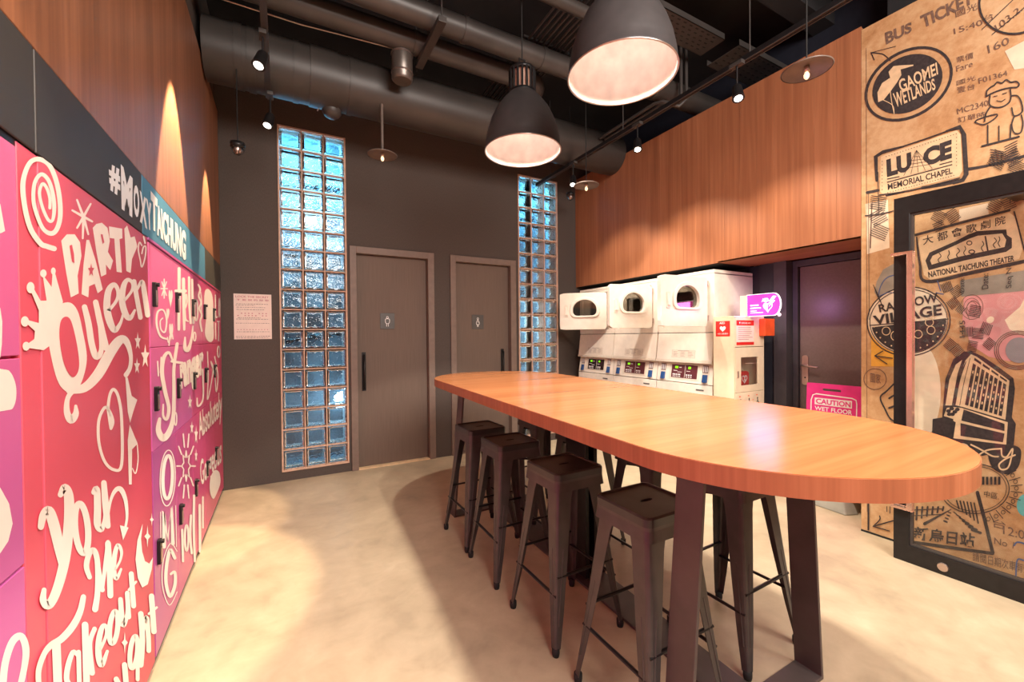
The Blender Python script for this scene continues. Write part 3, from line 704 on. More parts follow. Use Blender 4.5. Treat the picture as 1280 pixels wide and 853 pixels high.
# ================================================================== LAUNDRY MACHINES
XF = 3.38; MW = 0.636
def dshape(cx_, cz, wd, hb, ht, n=14):     # flat-bottomed porthole outline
    p = []
    r = min(wd*0.42, 0.05)
    hw = wd/2
    for k in range(n+1):
        an = pi*k/n; p.append((cx_+hw*cos(an), cz+ht*sin(an)))
    p += [(cx_-hw, cz-hb+r)]+[(cx_-hw+r-r*cos(pi/2*k/3), cz-hb+r-r*sin(pi/2*k/3)) for k in (1, 2, 3)]
    p += [(cx_+hw-r+r*sin(pi/2*k/3), cz-hb+r-r*cos(pi/2*k/3)) for k in (0, 1, 2)]+[(cx_+hw, cz-hb+r)]
    return p
fx = lambda a, b, d: Vector((XF-d, a, b))       # front-plane frame: a = world y, b = z, d = proud of front
for mi, (y0, ang, L, lb, cat_lb) in enumerate(((2.385, 93, 0.565, 'white stacked washer and dryer nearest the AED cabinet, door swung open', 0),
                              (3.025, 100, 0.515, 'middle white stacked washer and dryer with its dryer door open', 0),
                              (3.665, 133, 0.565, 'white stacked washer and dryer in the far corner, door open past the glass blocks', 0))):
    y1 = y0+MW; dy = y1-y0
    r = thing('stacked_laundry_machine', lb, 'washer', (XF, y0, 0), 'stacked laundry machines in the recess')
    X2 = 3.955
    # dryer cabinet: sides, back, top and a front with a square opening
    oy0, oy1, oz0, oz1 = y0+0.075, y1-0.045, 1.425, 1.872
    mb = MB().box(XF+0.02, X2, y0, y0+0.012, 1.10, 1.905).box(XF+0.02, X2, y1-0.012, y1, 1.10, 1.905).box(X2-0.012, X2, y0+.012, y1-.012, 1.10, 1.905).box(XF+.02, X2, y0, y1, 1.895, 1.905)
    mb.build('dryer_body', M_white, r, bevel=0.002)
    MB().ringprism(rrect(y0, y1, 1.372, 1.903, 0.012, 3), rrect(oy0, oy1, oz0, oz1, 0.02, 3), fx, -0.02, 0.0).build('dryer_front', M_white, r, bevel=0.002)
    B('top_cap', M_white, r, (XF-0.002, X2, y0+0.001, y1-0.001, 1.9055, 1.935), bevel=0.003)
    n = 28; cy_, cz = (oy0+oy1)/2, (oz0+oz1)/2
    sq = rrect(oy0+0.002, oy1-0.002, oz0+0.002, oz1-0.002, 0.02, 6); nn = len(sq)
    an0 = [atan2(b-cz, a-cy_) for a, b in sq]
    ci = [(cy_+0.17*cos(q), cz+0.17*sin(q)) for q in an0]
    MB().ringprism(sq, ci, fx, -0.05, -0.022).build('opening_panel', M_white2, r)
    mb = MB(); vs = [fx(a, b, -0.03) for a, b in ci]+[fx(a, b, -0.45) for a, b in ci]
    mb.add(vs, [(i, (i+1) % nn, nn+(i+1) % nn, nn+i) for i in range(nn)]+[tuple(range(nn, 2*nn))], True); mb.build('drum', M_darkint, r)
    # slanted lower dryer panel
    MB().hexa([(XF+0.02, y0+0.004, 1.11), (XF-0.035, y0+0.004, 1.11), (XF-0.035, y1-0.004, 1.11), (XF+0.02, y1-0.004, 1.11),
               (XF+0.02, y0+0.004, 1.366), (XF-0.002, y0+0.004, 1.366), (XF-0.002, y1-0.004, 1.366), (XF+0.02, y1-0.004, 1.366)]).build('lower_panel', M_white, r, bevel=0.004)
    B('panel_lip', M_white2, r, (XF-0.04, XF+0.02, y0+0.001, y1-0.001, 1.085, 1.1095), bevel=0.003)
    MB().box(XF+0.0, XF+0.02, y0+0.002, y1-0.002, 1.3665, 1.3715).build('seam_gap', M_grey, r)
    # instruction label
    lp = MB()
    def slope(a, z): return Vector((XF-0.0025-(1.366-z)*0.033/0.256, a, z))
    lp.add([slope(y0+0.18, 1.13), slope(y0+0.44, 1.13), slope(y0+0.44, 1.205), slope(y0+0.18, 1.205)], [(0, 1, 2, 3)])
    lab = lp.build('instruction_label', M_white2, r)
    pr = Print(lambda u, v: slope(y0+0.44-u*0.26, 1.205-v*0.075), (-1, 0, 0), 0.0006)
    pr.S([(0, 0), (1, 0), (1, 1), (0, 1), (0, 0)], 0.008, smooth=False)
    for cc in range(3):
        for k in range(5): pr.S([(0.06+cc*0.32, 0.22+k*0.14), (0.06+cc*0.32+random.uniform(0.15, 0.25), 0.22+k*0.14)], 0.035)
    pr.S([(0.25, 0.09), (0.75, 0.09)], 0.05); pr.build('label_print', M_greytext, lab)
    # washer body and console
    B('washer_body', M_white, r, (XF+0.03, X2, y0+0.001, y1-0.001, 0.06, 1.08), bevel=0.003)
    B('plinth', M_grey, r, (XF+0.05, X2, y0+0.01, y1-0.01, 0.0, 0.06))
    MB().hexa([(XF+0.03, y0+.002, 0.895), (XF-0.03, y0+.002, 0.895), (XF-0.03, y1-.002, 0.895), (XF+0.03, y1-.002, 0.895),
               (XF+0.03, y0+.002, 1.083), (XF-0.0, y0+.002, 1.083), (XF-0.0, y1-.002, 1.083), (XF+0.03, y1-.002, 1.083)]).build('console', M_white, r, bevel=0.003)
    cf = lambda a, z, d=0.0: Vector((XF-(1.083-z)*0.03/0.188-0.0008-d, a, z))
    def cbox(name, m, a0, a1, z0, z1, d, par=r):
        return MB().hexa([cf(a0, z0), cf(a0, z0, d), cf(a1, z0, d), cf(a1, z0), cf(a0, z1), cf(a0, z1, d), cf(a1, z1, d), cf(a1, z1)]).build(name, m, par)
    da, db = y0+0.165, y0+0.455
    fpl = cbox('display_surround', M_white2, da-0.025, db+0.025, 0.925, 1.074, 0.003)
    dm = M_blackpanel if mi == 2 else M_maroon
    cbox('display_half', dm, da, da+0.135, 0.937, 1.062, 0.005); cbox('display_half', dm, da+0.14, db, 0.937, 1.062, 0.005)
    pr = Print(lambda u, v: cf(db-u*(db-da), 1.062-v*0.125, 0.0055), (-1, 0, 0), 0.0004)
    pr2 = Print(lambda u, v: cf(db-u*(db-da), 1.062-v*0.125, 0.0055), (-1, 0, 0), 0.0005)
    for u, w_ in ((0.14, 0.12), (0.66, 0.10)): pr2.P((u, 0.12), (u+w_, 0.12), (u+w_, 0.28), (u, 0.28))
    for u in (0.06, 0.12, 0.19, 0.26, 0.32, 0.60, 0.68, 0.76): pr.P((u, 0.70), (u+0.045, 0.70), (u+0.045, 0.80), (u, 0.80)); pr.P((u+.01, 0.86), (u+0.045, 0.86), (u+0.045, 0.93), (u+.01, 0.93))
    pr.S([(0.08, 0.46), (0.24, 0.46)], 0.035).S([(0.24, 0.56), (0.42, 0.56)], 0.03).S([(0.6, 0.46), (0.74, 0.46)], 0.035).S([(0.3, 0.2), (0.4, 0.2)], 0.04).S([(0.56, 0.08), (0.56, 0.9)], 0.008)
    pr.build('panel_print', M_lettw, r); pr2.build('lit_digits', M_green, r)['kind'] = 'stuff'
    for a in (y0+0.045, y0+0.52):
        hs = cbox('coin_slot_housing', M_white2, a, a+0.072, 0.905, 1.074, 0.004)
        cbox('slot_plate', M_maroon, a+0.008, a+0.064, 1.0, 1.068, 0.0055)
        pr = Print(lambda u, v, a=a: cf(a+0.064-u*0.056, 1.068-v*0.068, 0.006), (-1, 0, 0), 0.0004)
        for u in (0.1, 0.42, 0.74): pr.P((u, 0.1), (u+0.15, 0.1), (u+0.15, 0.9), (u, 0.9))
        pr.build('slot_marks', M_lettw, r)
        MB().hexa([cf(a+0.008, 0.915), cf(a+0.016, 0.915, 0.02), cf(a+0.056, 0.915, 0.02), cf(a+0.064, 0.915), cf(a+0.008, 0.985), cf(a+0.012, 0.985, 0.010), cf(a+0.060, 0.985, 0.010), cf(a+0.064, 0.985)]).build('coin_cup', M_bluep, r, bevel=0.003)
    B('soap_drawer', M_white, r, (XF-0.03, XF+0.03, y0+0.002, y1-0.002, 0.78, 0.888), bevel=0.003)
    B('drawer_grip', M_grey, r, (XF-0.033, XF-0.029, y0+0.09, y0+0.17, 0.835, 0.848))
    fw_ = lambda a, b, d: Vector((XF+0.03-d, a, b))
    wd_ = MB().prism(rrect(y0+0.06, y1-0.06, 0.22, 0.74, 0.04, 4), fw_, 0.0, 0.045).build('washer_door', M_white2, r, bevel=0.006)
    n = 28; MB().ringprism([((y0+y1)/2+0.2*cos(2*pi*k/n), 0.48+0.2*sin(2*pi*k/n)) for k in range(n)], [((y0+y1)/2+0.15*cos(2*pi*k/n), 0.48+0.15*sin(2*pi*k/n)) for k in range(n)], fw_, 0.045, 0.07, True).build('door_ring', M_white, wd_)
    # open dryer door
    hy = y0+0.055; an = radians(90+ang); hd = Vector((cos(an), sin(an), 0))   # closed door points along +y; opened by `ang`
    if mi == 0: hd = Vector((-0.998, 0.06, 0))
    if mi == 1: hd = Vector((-0.985, 0.17, 0))
    if mi == 2: hd = Vector((-0.725, 0.69, 0))
    hd.normalize(); nm = Vector((hd.y, -hd.x, 0))     # outer face normal
    if nm.y > 0: nm = -nm
    H0 = Vector((XF-0.012, hy+(0.05 if mi == 2 else 0), 0))
    df = lambda a, b, d: H0+hd*a+nm*d+Vector((0, 0, b))
    z0, z1 = 1.425, 1.866
    out = rrect(0.006, L, z0, z1, 0.022, 4)
    cxp = L*0.47; czp = (z0+z1)/2+0.02
    port = dshape(cxp, czp, L*0.50, 0.075, 0.118); 
    sl = MB()
    # slab with porthole hole: sample both loops by angle so they match
    def loop(poly, cx_, cy_, n=56):
        res = []
        for k in range(n):
            q = 2*pi*k/n; dx, dy_ = cos(q), sin(q); best = None
            for i in range(len(poly)):
                (x1, y1_), (x2, y2) = poly[i], poly[(i+1) % len(poly)]
                ex, ey = x2-x1, y2-y1_; den = dx*ey-dy_*ex
                if abs(den) < 1e-9: continue
                t = ((x1-cx_)*ey-(y1_-cy_)*ex)/den; s_ = ((x1-cx_)*dy_-(y1_-cy_)*dx)/den
                if t > 0 and -1e-6 <= s_ <= 1+1e-6 and (best is None or t > best): best = t
            res.append((cx_+dx*best, cy_+dy_*best))
        return res
    lo, lp_ = loop(out, cxp, czp), loop(port, cxp, czp)
    door = MB().ringprism(lo, lp_, df, -0.045, 0.0).build('dryer_door', M_white, r, bevel=0.003)
    grow = lambda g: [(cxp+(a-cxp)*(1+g/abs(L*0.2)), czp+(b-czp)*(1+g/0.1)) for a, b in lp_]
    MB().ringprism(grow(0.026), grow(-0.001), df, 0.0005, 0.020).build('porthole_frame', M_white, door, bevel=0.005)
    MB().prism(lp_, df, -0.02, -0.014).build('porthole_glass', M_porth, door)
    hx = L*0.86
    MB().prism(rrect(hx-0.022, hx+0.022, czp-0.085, czp+0.055, 0.01, 3), df, 0.0005, 0.007).build('handle_plate', M_white2, door, bevel=0.002)
    MB().hexa([df(hx-0.016, czp-0.06, 0.007), df(hx-0.016, czp-0.06, 0.020), df(hx+0.014, czp-0.06, 0.018), df(hx+0.014, czp-0.06, 0.007), df(hx-0.004, czp+0.04, 0.007), df(hx-0.004, czp+0.04, 0.009), df(hx+0.01, czp+0.04, 0.009), df(hx+0.01, czp+0.04, 0.007)]).build('handle_grip', M_white, door)
    for z in (z0+0.05, z1-0.08): MB().tube([df(0.0, z, 0.002), df(0.0, z+0.05, 0.002)], 0.006, 8).build('hinge', M_chrome, door)

# ================================================================== AED CABINET
ac = thing('defibrillator_cabinet', 'cream upright cabinet with red stickers and a window showing a red bag', 'cabinet', (3.3, 2.15, 0))
cx0, cx1, cy0, cy1 = 3.30, 3.73, 2.15, 2.34
B('side_panel', M_cabw, ac, (cx0, cx0+0.015, cy0, cy1, 0, 1.49), bevel=0.002); B('side_panel', M_cabw, ac, (cx1-0.015, cx1, cy0, cy1, 0, 1.49), bevel=0.002)
B('back_panel', M_cabw, ac, (cx0+.015, cx1-.015, cy1-0.01, cy1, 0, 1.49)); B('top_panel', M_cabw, ac, (cx0, cx1, cy0, cy1, 1.4905, 1.505), bevel=0.002)
B('header_panel', M_cabw, ac, (cx0+.0155, cx1-.0155, cy0-0.004, cy0+0.012, 1.245, 1.489), bevel=0.002)
B('inner_shelf', M_cabw, ac, (cx0+.015, cx1-.015, cy0+0.02, cy1-.01, 0.885, 0.90))
fy = lambda a, b, d: Vector((a, cy0-0.002-d, b))
dr = MB().ringprism(rrect(cx0+.016, cx1-.016, 0.86, 1.240, 0.003, 2), rrect(cx0+0.09, cx1-0.09, 0.915, 1.155, 0.003, 2), fy, -0.014, 0.002).build('door', M_cabw, ac, bevel=0.001)
MB().prism(rrect(cx0+0.09, cx1-0.09, 0.915, 1.155, 0.003, 2), fy, -0.009, -0.006).build('door_window', M_glass, dr)
B('door_catch', M_chrome, dr, (cx0+0.035, cx0+0.047, cy0-0.012, cy0-0.004, 0.985, 1.04))
B('lower_panel', M_cabw, ac, (cx0+.0155, cx1-.0155, cy0-0.004, cy0+0.012, 0.02, 0.857), bevel=0.002)
B('alarm_box', M_orange, ac, (cx1-0.085, cx1+0.06, cy0-0.06, cy0-0.005, 1.335, 1.485), bevel=0.006)
MB().tube([(cx0+0.16, cy0+0.14, 1.17), (cx0+0.17, cy0+0.13, 1.11), (cx0+0.22, cy0+0.13, 1.09), (cx0+0.26, cy0+0.14, 1.13), (cx0+0.25, cy0+0.15, 1.2)], 0.003, 6).build('cord', M_rubber, ac)
def heart(pr, cx_, cy_, s, wd=None):
    pts = []
    for k in range(28):
        t = 2*pi*k/28; pts.append((cx_+s*16*sin(t)**3/16, cy_-s*(13*cos(t)-5*cos(2*t)-2*cos(3*t)-cos(4*t))/16))
    return pr.P(*pts) if wd is None else pr.S(pts, wd, closed=True, smooth=False)
bag = tag(MB().box(3.42, 3.57, 2.18, 2.28, 0.901, 1.03).build('defibrillator_bag', M_red, bevel=0.02, seg=3), 'red soft bag with a white heart inside the cabinet window', 'bag')
pr = Print(lambda x, y: Vector((3.495+x, 2.1795, 0.965-y)), (0, -1, 0), 0.0006); heart(pr, -0.005, 0, 0.036, 0.009); pr.P((0.0, -0.03), (0.012, -0.03), (0.0, 0.005), (0.016, 0.005), (-0.012, 0.04), (-0.004, 0.012), (-0.014, 0.012)); h_ = pr.build('heart_mark', M_lettw, bag)
# stickers: left side (facing the table) and header
sy = B('side_sticker', M_red, ac, (cx0-0.0015, cx0, 2.185, 2.315, 1.335, 1.465))
pr = Print(lambda x, y: Vector((cx0-0.0016, 2.25-x, 1.40-y)), (-1, 0, 0), 0.0005)
pr.T('AED', (-0.03, -0.058), (0.02, -0.058), (0.02, -0.04), (-0.03, -0.04), 0.02); heart(pr, 0.0, 0.0, 0.028); pr.T('AED 自動體外', (-0.05, 0.036), (0.05, 0.036), (0.05, 0.05), (-0.05, 0.05)); pr.build('sticker_print', M_lettw, sy)
fs_ = lambda x, y: Vector((x, cy0-0.0042, y))
hs = MB().box(cx0+.025, cx0+0.27, cy0-0.0055, cy0-0.004, 1.26, 1.47).build('header_notice', M_paper, ac)
pr = Print(fs_, (0, -1, 0), 0.0018); pr.P((cx0+.025, 1.425), (cx0+.27, 1.425), (cx0+.27, 1.47), (cx0+.025, 1.47)).P((cx0+.025, 1.26), (cx0+.27, 1.26), (cx0+.27, 1.285), (cx0+.025, 1.285)); pr.build('notice_band', M_red, hs)
pr = Print(fs_, (0, -1, 0), 0.0024); pr.T('急救設備 AED', (cx0+.09, 1.455), (cx0+.22, 1.455), (cx0+.22, 1.438), (cx0+.09, 1.438)); pr.P((cx0+.06, 1.455), (cx0+.08, 1.455), (cx0+.07, 1.435)); pr.build('notice_title', M_lettw, hs)
pr = Print(fs_, (0, -1, 0), 0.0018)
for k in range(7): pr.S([(cx0+.05, 1.41-k*0.017), (cx0+.05+random.uniform(.14, .2), 1.41-k*0.017)], 0.004)
pr.build('notice_text', M_pinktext, hs)
lp = MB().box(cx0+.03, cx1-.03, cy0-0.0055, cy0-0.004, 0.55, 0.845).build('instruction_poster', M_creamw, ac)
pr = Print(fs_, (0, -1, 0), 0.0018); pr2 = Print(fs_, (0, -1, 0), 0.0020)
for j, z in enumerate((0.775, 0.66)):
    for i in range(3):
        x = cx0+0.08+i*0.12; pr2.P((x-0.02, z+0.045), (x+0.0, z+0.045), (x+0.0, z+0.053), (x-0.02, z+0.053))
        pr.E(x, z+0.02, 0.009, 0.009); pr.S([(x, z+0.012), (x+0.008, z-0.012), (x+0.03, z-0.03)], 0.012); pr.S([(x+0.004, z), (x-0.015, z-0.012)], 0.006); pr.S([(x-0.03, z-0.035), (x+0.035, z-0.035)], 0.004)
        if i < 2: pr2.S([(x+0.045, z+0.01), (x+0.065, z+0.01)], 0.006)
pr2.P((cx0+0.11, 0.712), (cx0+0.30, 0.712), (cx0+0.30, 0.728), (cx0+0.11, 0.728)); pr.build('poster_figures', M_ink, lp); pr2.build('poster_bars', M_orange, lp)
# lit sign sticking out above the cabinet
SX = 3.52; fS = onX(SX); k0, k1 = fS(935, 382), fS(976, 382)
sgz0, sgz1 = 1.505, 1.685; yL, yR = k0.y, k1.y; rr_ = (sgz1-sgz0)/2
sg = thing('lit_sign', 'glowing magenta AED sign with a heart, sticking out above the cream cabinet', 'sign', (SX, yL, sgz0))
pts = [(yL, sgz1), (yL, sgz0), (yR+rr_*0.62, sgz0)]+[(yR+rr_*0.62-rr_*0.62*sin(pi*k/16), sgz0+rr_-rr_*cos(pi*k/16)) for k in range(1, 16)]+[(yR+rr_*0.62, sgz1)]
fX = lambda a, b, d: Vector((SX-d, a, b))
MB().prism(pts, fX, -0.004, 0.010).build('face_panel', M_sign, sg)
MB().ringprism([((yL+yR)/2+(a-(yL+yR)/2)*1.03, (sgz0+sgz1)/2+(b-(sgz0+sgz1)/2)*1.04) for a, b in pts], pts, fX, -0.005, 0.011).build('lit_rim', M_signw, sg)
B('mounting_box', M_white2, sg, (SX-0.02, SX+0.05, yL, yL+0.06, sgz0+0.0, sgz1+0.0), bevel=0.003)
pr = Print(lambda u, v: fX(yL+(yR-yL)*u, sgz1-(sgz1-sgz0)*v, 0.010), (-1, 0, 0), 0.0008)
pr.T('AED', (0.46, 0.20), (0.66, 0.20), (0.66, 0.37), (0.46, 0.37), 0.03)
hp_ = [(0.64+0.13*sin(t)**3, 0.60-0.19*(13*cos(t)-5*cos(2*t)-2*cos(3*t)-cos(4*t))/13) for t in [2*pi*k/28 for k in range(28)]]
pr.S(hp_, 0.025, closed=True, smooth=False); pr.P(*[q for q in hp_ if q[0] <= 0.65]+[(0.64, 0.75)])
pr.P((0.80, 0.12), (0.90, 0.14), (0.80, 0.32), (0.86, 0.34), (0.66, 0.62), (0.73, 0.38), (0.66, 0.36))
for v, w_ in ((0.50, 0.26), (0.63, 0.33), (0.76, 0.2), (0.85, 0.40)): pr.S([(0.10, v), (0.10+w_, v)], 0.055 if v < .7 else .03)
pr.build('sign_print', M_signw, sg)
light('lit_sign_glow', 'AREA', (SX-0.03, (yL+yR)/2, 1.6), (SX-1, (yL+yR)/2-0.1, 1.6), 1.1, (1.0, 0.35, 0.95), shape='RECTANGLE', size=0.25, size_y=0.15)
light('lit_sign_glow_back', 'AREA', (SX+0.02, (yL+yR)/2-0.02, 1.6), (SX+1, (yL+yR)/2+0.2, 1.6), 0.9, (0.85, 0.45, 1.0), shape='RECTANGLE', size=0.2, size_y=0.15)
fc = onX(3.899); q = fc(974, 393.5)
tag(MB().lathe((3.899, q.y, q.z), [(0.0, -0.004), (0.012, -0.004), (0.018, 0.0)], 16, axis=0).build('door_bell', M_lettw), 'tiny round white button on the dark column beside the lit sign', 'button')

# ================================================================== CAUTION BOARD
CX = 3.72; fC = onX(CX); a, b = fC(1007, 479), fC(1077.5, 483.5)
cb = thing('wet_floor_sign', 'magenta caution wet floor board standing in front of the service door', 'sign', (CX, b.y, 0))
ct = (a.z+b.z)/2
frC = lambda u, v, d: Vector((CX+0.02-(ct-v)*0.05-d, u, v))
lo_ = rrect(b.y, a.y, 0.10, ct, 0.008, 4); midy = (a.y+b.y)/2-0.0
slot = rrect(midy-0.05, midy+0.075, ct-0.055, ct-0.037, 0.009, 4)
MB().ringprism(lo_, slot, frC, -0.006, 0.0).build('board_front', M_pinks, cb)
prf = Print(lambda x, y: (lambda P: frC(P.y, P.z, 0))(fC(x, y)), (-1, 0, 0), 0.0012)
prf.S([(1013, 540), (1013, 500), (1015, 494), (1019, 492.6), (1064, 498.6), (1069, 501), (1070, 506), (1070, 545)], 1.4, smooth=False)
prf.P((1017.3, 497.2), (1064.0, 501.8), (1064.0, 511.4), (1017.3, 505.6))
prf.T('WET FLOOR', (1017.5, 507.6), (1064.5, 513.5), (1064.5, 519.5), (1017.5, 512.6), 0.02)
prf.P((1022, 530), (1040, 517), (1060, 541)); prf.build('board_print', M_lettw, cb)
prf = Print(lambda x, y: (lambda P: frC(P.y, P.z, 0))(fC(x, y)), (-1, 0, 0), 0.0022); prf.T('CAUTION', (1019, 498.4), (1062.5, 503.2), (1062.5, 510.0), (1019, 504.6), 0.03); prf.build('caution_word', M_pinks, cb)
MB().hexa([(3.63, 1.50, 0), (3.72, 1.46, 0), (3.90, 1.50, 0), (3.66, 1.84, 0), (3.66, 1.53, 0.12), (3.72, 1.50, 0.12), (3.85, 1.53, 0.12), (3.68, 1.80, 0.12)]).build('weighted_base', M_stone, cb, bevel=0.008)

# ================================================================== SLIDING GLASS DOOR
GX = 3.20
fG = lambda a, b, d: Vector((GX-d, a, b))
o_ = [(1.08, 0.0), (1.08, 2.148), (-1.1, 2.148), (-1.1, 0.0)]; i_ = [(1.008, 0.103), (1.008, 2.045), (-1.03, 2.045), (-1.03, 0.103)]
gd = struct(MB().ringprism(o_, i_, fG, -0.045, 0.0).build('door_4', M_blackm, bevel=0.002))
MB().box(GX+0.018, GX+0.026, -1.03, 1.008, 0.103, 2.045).build('glass_pane', M_glass, gd)
mb = MB().ringprism([(1.0085, 0.1025), (1.0085, 2.0455), (-1.031, 2.0455), (-1.031, 0.1025)], [(0.996, 0.115), (0.996, 2.033), (-1.02, 2.033), (-1.02, 0.115)], fG, -0.034, -0.010); mb.build('glazing_bead', M_pipe2, gd)
MB().tube([(3.20, 0.865, 0.045), (3.193, 0.865, 0.045)], [0.024, 0.022], 20).build('floor_lock', M_chrome, gd)
B('top_hanger', M_blackm, gd, (GX+0.045, XR, 0.6, 0.66, 2.05, 2.12))
B('top_hanger', M_blackm, gd, (GX+0.045, XR, -0.7, -0.64, 2.05, 2.12))
# flat bar pull in bright metal
hp = MB().prism([(1.082, .315), (0.985, .315), (0.985, 1.822), (1.082, 1.822), (1.082, 1.806), (1.010, 1.806), (1.010, .33), (1.082, .33)], fG, 0.001, 0.034)
hp.build('bar_pull', M_copper, gd, bevel=0.0015)

# ================================================================== LOCKERS
FX = XL   # locker face plane
LZ = [0.035, 0.885, 1.317, 1.752]
CY = [2.212, 2.640, 3.075, 3.505, 3.94, 4.385]
bank = thing('locker_bank', 'far pink printed locker bank of fifteen doors with black coded latches', 'lockers', (FX, 2.2, 0))
B('carcass', M_pinks, bank, (FX-0.028, FX-0.012, 2.2, YB-0.01, 0.03, 1.766))
B('top_ledge', M_lockA, bank, (FX-0.02, FX+0.0035, 2.2, YB-0.008, 1.756, 1.7675), bevel=0.001)
B('end_filler', M_lockA, bank, (FX-0.02, FX, 4.388, YB-0.008, 0.035, 1.754))
B('plinth', M_grey, bank, (FX-0.028, FX-0.010, 2.2, YB-0.01, 0.0, 0.03))
def latch(par, y, z):
    l = MB().prism(rrect(y-0.016, y+0.016, z-0.052, z+0.052, 0.005, 3), lambda a, b, d: Vector((FX+d, a, b)), 0.0005, 0.012).build('latch', M_blackm, par, bevel=0.002)
    MB().prism(rrect(y-0.010, y+0.010, z-0.045, z+0.018, 0.004, 3), lambda a, b, d: Vector((FX+d, a, b)), 0.012, 0.0145).build('keypad', M_chrome, l)
    MB().tube([(FX+0.012, y, z+0.042), (FX+0.022, y, z+0.042)], 0.009, 12).build('turn_knob', M_blackm, l)
    return l
for r_ in range(3):
    for c in range(5):
        m_ = M_lockC if r_ == 0 else M_lockA
        d = B('locker_door', M_lockA if not (c < 2 and r_ > 0) else M_lockC, bank, (FX-0.016, FX, CY[c]+0.0015, CY[c+1]-0.0015, LZ[r_]+0.0015, LZ[r_+1]-0.0015), bevel=0.0012)
        zc = (0.45, 1.10, 1.54)[r_]
        latch(d, CY[c]+0.055, zc)
tc_ = thing('tall_locker', 'tall coral cabinet door printed with large cream words, between the two locker banks', 'cabinet', (FX, 1.25, 0))
B('door', M_lockB, tc_, (FX-0.016, FX, 1.333, 2.196, 0.03, 1.764), bevel=0.0015)
B('side_strip', M_lockB, tc_, (FX-0.018, FX-0.002, 1.252, 1.330, 0.03, 1.764), bevel=0.0015)
B('carcass', M_pinks, tc_, (FX-0.028, FX-0.018, 1.251, 2.198, 0.0, 1.766))
nb = thing('locker_bank', 'nearest locker bank at the left edge, pink to violet with huge cream shapes', 'lockers', (FX, 0.2, 0))
B('carcass', M_pinks, nb, (FX-0.028, FX-0.016, -2.5, 1.249, 0.0, 1.766))
for c in range(3):
    for r_ in range(3): B('locker_door', M_lockC, nb, (FX-0.014, FX, 1.243-0.5*(c+1)+0.003, 1.243-0.5*c, LZ[r_]+0.003, LZ[r_+1]-0.003), bevel=0.0015)

# ================================================================== WALL NOTICE
fN = onY(YB-0.004)
q0, q1 = fN(291.8, 367), fN(339.5, 424)
nz0, nz1, nx0, nx1 = q1.z, q0.z, q0.x, fN(339.5, 395).x
no = thing('wall_notice', 'pale pink printed notice on the dark wall beside the far lockers', 'poster', (nx0, YB, nz0))
B('sheet', M_paper, no, (nx0, nx1, YB-0.004, YB-0.001, nz0, nz1))
NF = lambda u, v: Vector((nx0+(nx1-nx0)*u, YB-0.004, nz1-(nz1-nz0)*v))
pr = Print(NF, (0, -1, 0), 0.0006)
pr.T('LOCK THE SECRET', (0.05, 0.04), (0.93, 0.04), (0.93, 0.085), (0.05, 0.085), 0.01)
pr.T('不 能 說 的 秘 密', (0.07, 0.11), (0.93, 0.11), (0.93, 0.155), (0.07, 0.155), 0.01)
for k in range(9):
    for j, v in enumerate((0.42, 0.47)):
        if (k*7+j*3) % 5: pr.P((0.09+k*0.093, v), (0.125+k*0.093, v), (0.125+k*0.093, v+0.018), (0.09+k*0.093, v+0.018))
for k in range(11): pr.P((0.09+k*0.078, 0.78), (0.115+k*0.078, 0.78), (0.115+k*0.078, 0.795), (0.09+k*0.078, 0.795))
pr.build('pink_title', M_pinktext, no)
pr = Print(NF, (0, -1, 0), 0.0006)
for v, a, b in ((0.215, .07, .9), (0.245, .05, .55), (0.29, .07, .85), (0.34, .07, .8), (0.52, .1, .7), (0.55, .06, .9), (0.64, .05, .95), (0.83, .07, .93), (0.93, .05, .95), (0.96, .06, .9)):
    u = a
    while u < b:
        w_ = random.uniform(0.02, 0.07); pr.P((u, v), (min(u+w_, b), v), (min(u+w_, b), v+0.012), (u, v+0.012)); u += w_+0.02
pr.build('grey_text', M_greytext, no)['kind'] = 'stuff'
#==PART3==
# ================================================================== PRINT ON THE LOCKERS
fL = onX(XL); NX = (1, 0, 0)
pr = Print(fL, NX, 0.0004)
pr.S([(67.5, 311), (58, 308), (50, 304), (37.5, 285), (30, 255), (28.5, 227), (36, 205), (47, 199), (60, 205), (69, 223), (74, 247), (75, 270), (71, 286), (64, 292), (54.4, 287), (47, 272), (41.5, 251), (43, 229), (51, 218), (60, 225), (65.6, 242), (67.5, 260), (65.5, 275), (60, 275), (53, 260), (49, 242), (52.5, 230), (58, 235), (62, 248), (62, 260)], [6.5]*6+[6]*8+[5]*8+[4]*8)
for a, b in ((96, 250), (113, 255), (90, 263), (115, 277), (96, 285), (110, 293), (103, 298)): pr.S([(104, 271), ((104+a)/2, (271+b)/2), (a, b)], [3.5, 3, 2.4])
pr.P((76, 301), (83, 293), (93, 293), (99.6, 303), (101.4, 320), (96.5, 345), (98, 367), (88, 372), (82, 340))
pr.P((107.6, 300), (111, 300), (119, 325), (128, 362), (121.6, 367), (118, 355), (111, 358), (110, 372), (101.4, 368), (104, 330))
pr.P((115.5, 285), (120, 280), (127, 278.5), (134, 285), (137, 301), (134.5, 315), (141, 326), (137.5, 338), (132, 331), (132.5, 343), (126, 346), (120, 315))
pr.P((135.7, 283), (152.4, 286), (152.6, 298), (149, 299), (152, 341), (145.4, 340), (142.5, 298.4), (136.6, 297.5))
pr.P((155, 286), (158.6, 282), (163, 297), (168, 295.5), (171.4, 308), (164.7, 324), (163, 341.5), (157.5, 339), (156.8, 320))
pr.S([(177, 307), (174, 303), (172.5, 312), (175, 325), (177, 334), (181, 322), (182, 309), (179, 309), (177, 317)], 1.8).S([(179, 296), (181, 304)], 2)
